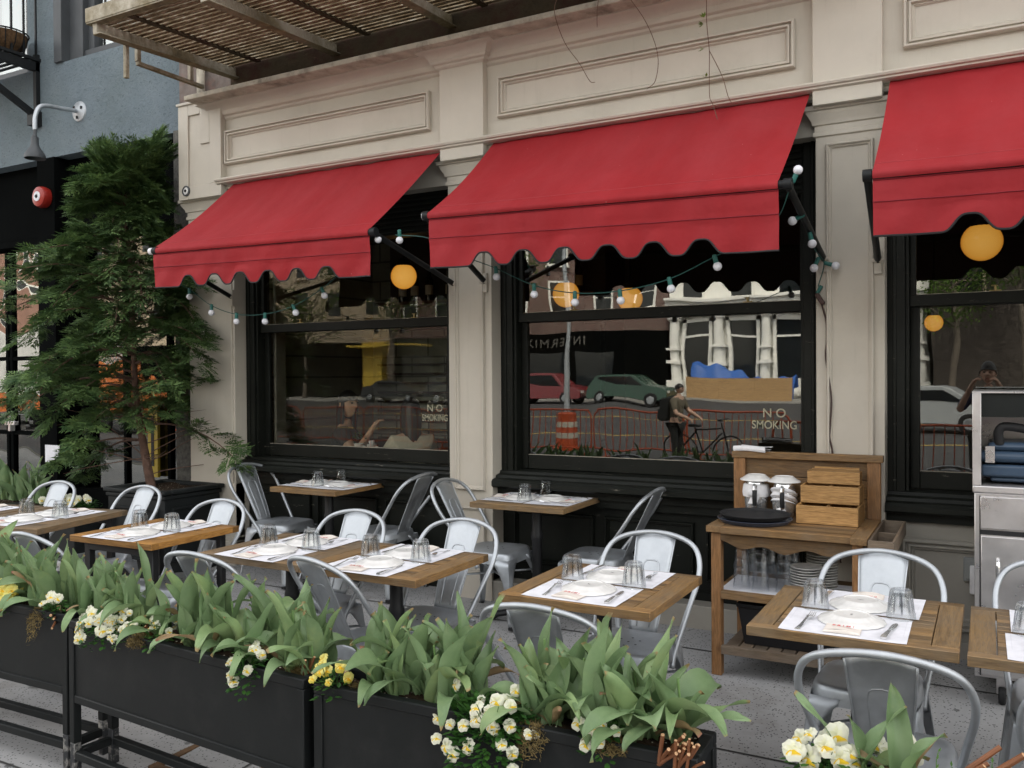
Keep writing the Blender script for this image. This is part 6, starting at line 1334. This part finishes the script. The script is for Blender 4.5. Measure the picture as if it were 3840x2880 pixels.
def tulip(k, u, v, n, size, seed, label=None, droop=0.3, front=None, wither=False):
    random.seed(seed); p = place(k, u, v); t = thing('tulip_plant', label or TL[k], 'tulip', p, 0, None if label else GT[k]); mb = MB(); a0 = random.uniform(0, 6.28)
    for i in range(n):
        az = a0 + i * 2.4 + random.uniform(-.4, .4); dr = random.random() < droop and i >= 1
        L_ = size * random.uniform(.65, 1.2) * (.88 if i == 0 else 1); W_ = random.uniform(.025, .051) * (size / .26)
        if dr: tulip_leaf(mb, az, L_ * 1.0, W_ * 1.25, radians(random.uniform(55, 72)), random.uniform(1.5, 2.3), random.uniform(.2, .6), random.uniform(-.6, .6))
        else: tulip_leaf(mb, az, L_, W_, radians(random.uniform(68, 90)), random.uniform(.05, .8), random.uniform(.5, 1.0), random.uniform(-.9, .9))
    if front:
        for (az, L_, W_, bend) in front: tulip_leaf(mb, az, L_, W_, radians(48), bend, .25, random.uniform(-.3, .3))
    mb.build('leaves', M['tulip'], t, smooth=180)
    if wither:
        mb = MB()
        for i in range(3): tulip_leaf(mb, a0 + 1 + i * 2.1, size * .7, .017, radians(random.uniform(30, 75)), random.uniform(.6, 1.8), .8, random.uniform(-1.5, 1.5))
        mb.build('withered_leaf', M['tulip2'], t, smooth=180)
    if seed % 3 == 0:
        mb = MB(); mb.tube(spline([(0, 0, 0), (.01, 0, .08), (.004, -.006, size * .72)], 5), .0042, 7); mb.build('cut_stem', M['stem'], t, smooth=True)
    return t
sd_ = 100
for (k, us) in ((0, [.10, .17, .25, .33, .41, .49, .56, .64, .71, .79, .86, .93]), (1, [.025, .09, .16, .235, .40, .46, .525, .59, .655, .72, .785, .85, .915, .97]), (2, [.17, .225, .28, .33, .385, .44, .60, .655, .71, .765, .83, .88])):
    for j, u in enumerate(us):
        for v in ((.72, .34) if j % 3 == 1 else (.36, .78) if j % 3 == 0 else (.55,)):
            sd_ += 1; fr = [(-pi / 2 + .5 * sin(sd_), random.uniform(.20, .27), .034, 2.3)] if v < .6 and j % 2 == 0 else None
            tulip(k, u + .012 * sin(sd_ * 3.1), v, 4 + (sd_ % 3), (.285 if k != 2 else .288) * (1 + .14 * sin(sd_ * 1.7)), sd_, None, .30, fr, sd_ % 6 == 2)
tulip(2, .93, .60, 6, .265, 501, 'tulip plant leaning outwards at the right end of the middle box', .35, [(-.2, .27, .034, 1.0), (.35, .25, .03, .8), (-pi / 2 - .5, .25, .036, 2.2)])
tulip(3, .105, .50, 2, .25, 511, 'tall tulip plant with wavy leaves behind the white pansies at the lower right', .0, [(2.75, .27, .03, .35), (.3, .19, .028, 1.3), (-1.0, .17, .027, 1.7)])
tulip(3, .175, .42, 2, .24, 523, 'tulip plant with one broad drooping leaf at the lower right', .1, [(-.9, .26, .04, 2.4), (2.9, .2, .034, 1.9)], True)
tulip(0, -.55, 2.0, 4, .3, 535, 'tulip plant hidden behind the far left chair', .3) if False else None

def pansy(k, u, v, nb, label, seed, kind='wy', rad=.085, fl=.021, hang=0.0):
    random.seed(seed); p = place(k, u, v) if k is not None else Vector(u); t = thing('pansy_plant', label, 'pansy', p)
    mb = MB()
    def hug(c):
        if k is not None and c.y < -.055 - v * DEP: c.y = -.055 - v * DEP + .25 * (c.y + .055 + v * DEP)
        return c
    for i in range(int((150 + 1100 * hang) * (rad / .085) ** 2)):
        a = random.uniform(0, 6.28) if random.random() < .6 else random.uniform(pi, 2 * pi); r = rad * random.random() ** .6 * 1.02; z = random.uniform(.0, .075) * (1 - .3 * r / rad) - (hang * 1.1 * max(0, -sin(a)) * (r / rad) ** 2); c = hug(Vector((r * cos(a), r * sin(a) * .8, z))); d = Vector((cos(a) + random.uniform(-.6, .6), sin(a) + random.uniform(-.6, .6), random.uniform(-.2, .9))).normalized(); s = d.cross(Vector((0, 0, 1))).normalized(); l = random.uniform(.018, .036); w = l * .26
        n = s.cross(d); mb.add([c, c + d * l * .3 + s * w * .8, c + d * l * .65 + s * w - n * .002, c + d * l - n * .005, c + d * l * .65 - s * w - n * .002, c + d * l * .3 - s * w * .8], [(0, 1, 2, 3), (0, 3, 4, 5)])
    for i in range(14):
        a = random.uniform(0, 6.28); r = rad * random.uniform(.3, 1); mb.tube([(r * .3 * cos(a), r * .3 * sin(a), -.01), (r * cos(a), r * sin(a) * .8, random.uniform(.03, .09))], .0013, 4, caps=False)
    mb.build('foliage', M['pansyleaf'], t)
    A, B_ = (M['pet_w'], M['pet_wy']) if kind == 'wy' else (M['pet_c'], M['pet_cy'])
    for i in range(nb):
        a = random.uniform(pi + .1, 2 * pi - .1) if random.random() < .7 else random.uniform(0, 6.28); r = rad * sqrt(random.uniform(.05, 1.5)); c = Vector((r * cos(a) * 1.15, r * sin(a) * .85, .062 + .045 * random.random() - .35 * max(0, r - rad * .5) - hang * max(0, -sin(a)) * (r / rad) ** 2)); hug(c)
        f = Vector((.45 * cos(a) + .25 + random.uniform(-.35, .35), -.9 + random.uniform(-.3, .5), random.uniform(.05, .75))).normalized()
        R_ = f.to_track_quat('Y', 'Z').to_matrix(); R_ = R_ @ Matrix.Rotation(random.uniform(-.4, .4), 3, 'Y'); s_ = fl * random.uniform(.62, 1.08); mb = MB()
        for (pa, l, w, off, mi) in ((.62, 1.1, .66, -.004, 0), (-.62, 1.1, .66, -.005, 0), (1.75, 1.0, .58, -.002, 0), (-1.75, 1.0, .58, -.0015, 0), (pi, 1.12, .8, .0, 1)):
            def pf(q, v, pa=pa, l=l, w=w, off=off):
                ww = w * (sin(pi * min(1, v * .75 + .06)) ** .7); x = (q - .5) * 2 * ww; z = v * l; ca, sa = cos(pa), sin(pa)
                return c + R_ @ Vector(((x * ca + z * sa) * s_, (off + .003 * sin(v * 3) - .004 * v * v + .0025 * sin(q * 7 + pa)), (-x * sa + z * ca) * s_))
            mb.grid(pf, 4, 5, mi, True)
        mb.build('blossom', [A, B_], t, smooth=180)
    return t
pansy(0, .665, .15, 22, 'pansies with yellow and white blossoms in the far left box', 31, 'cy', .10, .025, .05)
pansy(0, .93, .16, 8, 'small group of white pansies at the right end of the far left box', 32, 'wy', .06, .021)
pansy(0, .55, .8, 5, 'yellow and white pansies behind the tulips of the far left box', 33, 'cy', .06, .024)
pansy(1, .155, .08, 30, 'dense clump of white pansies hanging over the front of the second box', 34, 'wy', .095, .0225, .07)
pansy(1, .265, .13, 12, 'white pansies right of the dense white clump', 40, 'wy', .065, .020, .04)
pansy(1, .405, .2, 7, 'few yellow-eyed white pansies under the tulips in the second box', 35, 'wy', .06, .019, .02)
pansy(1, .80, .0, 12, 'white pansies hanging over the front at the right of the second box', 36, 'wy', .06, .019, .10)
pansy(2, .045, .16, 12, 'bright yellow pansies at the left corner of the middle box', 37, 'cy', .06, .019, .03)
pansy(2, .515, .10, 27, 'large clump of yellow-eyed pansies trailing over the front of the middle box', 38, 'wy', .135, .0215, .20)
pansy(2, .79, .12, 9, 'yellow-eyed white pansies between tulips at the right of the middle box', 39, 'wy', .06, .021, .04)
pansy(3, .03, .5, 13, 'big white pansies with yellow centres at the lower right', 41, 'wy', .085, .029, .02)
pansy(3, .15, .9, 5, 'white pansies behind the tulip at the lower right', 42, 'wy', .05, .026)
pansy(3, .44, .5, 6, 'pale yellow pansies at the very right edge of the lower right box', 43, 'cy', .07, .024)

def moss(k, u, v, r, label, seed, drop=0.0):
    random.seed(seed); t_ = place(k, u, v); mb = MB()
    for i in range(int(900 * r / .06)):
        a = random.uniform(0, 6.28); q = r * sqrt(random.random()); z = .022 * (1 - (q / r) ** 2) - drop * max(0, -sin(a)) * (q / r) * random.uniform(.4, 1.2)
        c = Vector((q * cos(a), q * sin(a) * .6 - drop * .12 * max(0, -sin(a)), z)); d = Vector((random.uniform(-1, 1), random.uniform(-1, .4), random.uniform(-.6, 1) - drop * 4)).normalized(); s = d.orthogonal().normalized() * .0014; l = random.uniform(.008, .022)
        mb.add([c - s, c + s, c + s * .5 + d * l, c - s * .5 + d * l], [(0, 1, 2, 3)])
    tag(mb.build('moss_clump', M['moss'], None, loc=t_), label, 'moss', 'dry moss clumps in the planter boxes')
for a in ((0, .86, .05, .05, 'dry moss hanging over the front of the far left box', 1, .12), (1, .345, .06, .06, 'dry moss on the rim right of the white pansies', 2, .02), (1, .93, .4, .05, 'dry moss at the right end of the second box', 3), (2, .115, .2, .04, 'dry moss beside the bright yellow pansies', 4, .02), (2, .625, .03, .05, 'dry moss hanging right of the large pansy clump', 5, .08), (2, .80, .12, .08, 'dry moss on the soil at the right of the middle box', 6, .01), (3, .09, .3, .09, 'dry moss around the tulips at the lower right', 7), (3, .20, .3, .07, 'dry moss right of the tulips at the lower right', 8)): moss(*a)
def sticks(k, u, v, n, label, seed, lean, L_=.12, r=.0052, sp_=.05):
    random.seed(seed); t = thing('cut_stick_bundle', label, 'sticks', place(k, u, v), 0, 'cut stick bundles in the planter boxes')
    for i in range(n):
        b = Vector((random.uniform(-sp_, sp_), random.uniform(-sp_ * .7, sp_ * .7), -.02)); d = (Vector(lean) + Vector((random.uniform(-.35, .35), random.uniform(-.35, .25), random.uniform(-.2, .2)))).normalized(); l = L_ * random.uniform(.6, 1.15); rr = r * random.uniform(.75, 1.25)
        mb = MB(); mb.tube([b, b + d * l * .5 + Vector((0, 0, .002)), b + d * l], [rr, rr * .95, rr * .85], 8, 0, False); e = b + d * l; q = d.to_track_quat('Z', 'Y').to_matrix().to_4x4(); q.translation = e; mb.lathe([(rr * .85, 0), (0, .0006)], 8, 1, q)
        mb.build('stick', [M['stick'], M['cutwood']], t, smooth=40)
sticks(2, .955, .13, 24, 'bundle of red-brown cut sticks leaning over the right end of the middle box', 1, (.45, -.35, .75), .11, .0058, .055)
sticks(1, .30, .35, 9, 'short bundle of cut sticks behind the white pansies', 2, (.2, -.2, .9), .07, .005, .03)
sticks(1, .955, .35, 4, 'two red-brown sticks at the right end of the second box', 3, (.35, -.2, .9), .11, .005, .02)
sticks(3, .235, .5, 8, 'long cut branches leaning right in the lower right box', 4, (.8, .1, .62), .25, .0085, .05)
sticks(3, .05, .1, 4, 'short orange-brown stick stubs in front of the white pansies at lower right', 5, (.1, -.1, 1), .06, .0055, .03)
sticks(0, .9, .25, 3, 'dark cut twig lying on the moss of the far left box', 6, (.7, -.5, .1), .15, .006, .02)
def clutter():
    random.seed(9); p = place(3, .33, .35); t = thing('trailing_greens', 'tangle of trailing thin green stems beside the cut branches at lower right', 'plant', p); mb = MB()
    for i in range(60):
        q = Vector((random.uniform(-.13, .2), random.uniform(-.08, .08), random.uniform(0, .03))); d = Vector((random.uniform(-1, 1), random.uniform(-1, .6), random.uniform(-.1, .8))).normalized(); pts = [q]
        for j in range(4): d = (d + Vector((random.uniform(-.5, .5), random.uniform(-.5, .5), random.uniform(-.45, .2)))).normalized(); pts.append(pts[-1] + d * .022)
        mb.tube(pts, .0013, 4, caps=False)
        for j in (1, 2, 3, 4): blade(mb, pts[j], (d + Vector((random.uniform(-1, 1),) * 3)).normalized(), .016, .003, Vector((0, 0, 1)))
    mb.build('stems', leafmat('fresh_stem', (.07, .18, .025), (.12, .26, .05)), t)
    mb = MB()
    for i in range(70): c = Vector((random.uniform(-.05, .2), random.uniform(-.09, .05), random.uniform(.005, .03))); blade(mb, c, Vector((random.uniform(-1, 1), random.uniform(-1, 1), random.uniform(-.2, .4))).normalized(), random.uniform(.015, .035), .004, Vector((random.uniform(-.5, .5), random.uniform(-.5, .5), 1)).normalized())
    mb.build('dry_petals', M['tulip2'], t)
clutter()
# far planter at the left, behind the chairs: tulips and pansies in a low box
lb = thing('planter_box', 'low black planter box behind the far left chair, with tulips and pansies', 'planter', (-7.3, -.65, gz(-.65))); mb = MB(); mb.box(-.7, .62, -.12, .12, 0, .52); mb.build('trough', M['boxblack'], lb, bevel=.008); mb = MB(); mb.grid(lambda u, v: (-.68 + 1.28 * u, -.1 + .2 * v, .525 + .01 * sin(u * 20)), 12, 4); mb.build('soil', M['soil'], lb)
PL.append((-8.0, -6.68, -.77, -.77)); PT.append((lb, 1.32, 0, gz(-.65) - PH + .545)); GT.append('tulip plants in the low box at the far left'); TL.append('fresh green tulip leaves in the low box at the far left')
for j, u in enumerate((.06, .16, .27, .37, .46)): tulip(4, u, .8, 5, .36, 600 + j, None, .3)
for j, (u, nb) in enumerate(((.62, 8), (.80, 9), (.93, 6))): pansy(4, u, .8, nb, ['white pansies left of the far left chair back', 'white pansies seen through the far left chair back', 'white pansies right of the far left chair back'][j], 70 + j, 'wy', .13, .03)
M['grate'] = paint('rusty_iron', (.10, .055, .025), .8, .5, 14, .4)
tg = thing('iron_hatch', 'rusty iron hatch frame in the pavement under the second planter box', 'hatch', (-3.2, -2.72, gz(-2.72) + .004)); mb = MB(); 
for b in ((-.1, .4, -.02, .02), (-.1, -.06, .02, .3), (.36, .4, .02, .3), (-.1, .4, .3, .34)): mb.box(b[0], b[1], b[2], b[3], -.01, .012)
mb.build('frame', M['grate'], tg, bevel=.003, seg=1)
# ------------------------------------------------------------------ people on the street, seen only mirrored in the panes
def stander(lab, loc, yaw, arms, pack=False, device=False):
    t = thing('person', lab, 'person', loc, yaw)
    ch = [[((0, 0, .95), .13), ((0, 0, 1.1), .12), ((0, 0, 1.25), .14), ((0, 0, 1.40), .11), ((0, .01, 1.47), .05), ((0, .02, 1.53), .047)]]
    for s in (-1, 1): ch.append([((0, 0, .95), .13), ((s * .1, 0, .88), .085), ((s * .105, .02, .48), .055), ((s * .11, -.02, .09), .035), ((s * .12, .12, .035), .035)])
    for s, a in zip((-1, 1), arms):
        ch.append([((0, 0, 1.40), .11), ((s * .18, 0, 1.39), .06), (a[0], .042), (a[1], .026)]); ch += hand(Vector(a[1]), Vector(a[1]) - Vector(a[0]), s, (-s, 0, 0) if device else (0, 0, -1), .7)
    skin('body', ch, M['skin2'], t)
    cl = [[((0, 0, .93), .145), ((0, 0, 1.1), .135), ((0, 0, 1.25), .153), ((0, 0, 1.39), .12), ((0, .01, 1.43), .075)]]
    for s, a in zip((-1, 1), arms): cl.append([((0, 0, 1.39), .12), ((s * .18, 0, 1.39), .074), (tuple(Vector((s * .18, 0, 1.39)).lerp(Vector(a[0]), .9)), .056)])
    skin('shirt', cl, M['navy'] if device else M['dulltop'], t)
    tl = [[((0, 0, .95), .142)]]
    for s in (-1, 1): tl.append([((0, 0, .95), .142), ((s * .1, 0, .87), .098), ((s * .105, .02, .48), .068), ((s * .11, -.02, .12), .05)])
    skin('trousers', tl, M['dress'], t)
    head((0, .03, 1.64), pi, t, M['skin2'], M['hair'], False)
    if pack:
        mb = MB(); mb.box(-.15, .15, -.33, -.13, 1.0, 1.45); mb.box(-.11, .11, -.39, -.33, 1.03, 1.25); mb.build('backpack', M['dress'], t, bevel=.05, seg=3)
    return t
M['dulltop'] = simple('dull_khaki_top', (.16, .14, .10), .9); M['navy'] = simple('navy_shirt', (.03, .045, .12), .8)
stander('cyclist in a beige top carrying a black backpack, mirrored in the middle window', (-5.75, -11.9, rz(-11.9)), radians(-80), (((-.26, .12, 1.15), (-.22, .36, 1.05)), ((.26, .12, 1.15), (.22, .36, 1.05))), True)
bk = thing('bicycle', 'dark bicycle beside the cyclist, mirrored in the middle window', 'bicycle', (-5.3, -12.3, rz(-12.3)), 0); 
for x in (-.52, .52):
    mb = MB(); R_ = .34; mb.tube([(x + R_ * cos(a * pi / 14), 0, .35 + R_ * sin(a * pi / 14)) for a in range(29)], .017, 8, caps=False); w_ = mb.build('tyre', M['trim'], bk, smooth=True); mb = MB()
    for a in range(14): mb.tube([(x, 0, .35), (x + R_ * cos(a * pi / 7), 0, .35 + R_ * sin(a * pi / 7))], .0015, 4)
    mb.build('spokes', M['steel'], w_)
mb = MB()
for a, b in (((-.52, 0, .35), (-.06, 0, .33)), ((-.06, 0, .33), (-.2, 0, .85)), ((-.52, 0, .35), (-.17, 0, .78)), ((-.06, 0, .33), (.36, 0, .75)), ((-.17, 0, .8), (.34, 0, .84)), ((.34, 0, .95), (.52, 0, .35))): mb.tube([a, b], .016, 8)
mb.build('frame', M['darkmetal'], bk, smooth=True); mb = MB(); mb.box(-.32, -.08, -.06, .06, .86, .91); mb.build('saddle', M['trim'], bk, bevel=.02); mb = MB(); mb.tube(spline([(.42, -.25, 1.02), (.34, -.2, 1.0), (.34, 0, .98), (.34, .2, 1.0), (.42, .25, 1.02)], 5), .012, 8); mb.build('handlebar', M['darkmetal'], bk, smooth=True)
# the photographer, standing where the picture is taken from and mirrored in the right window
stander('photographer in a navy shirt holding a camera up, mirrored in the right window', (0, -5.60, gz(-5.6) + .255), radians(8), (((-.27, .10, 1.22), (-.135, .19, 1.50)), ((.27, .10, 1.22), (.135, .19, 1.50))), False, True)
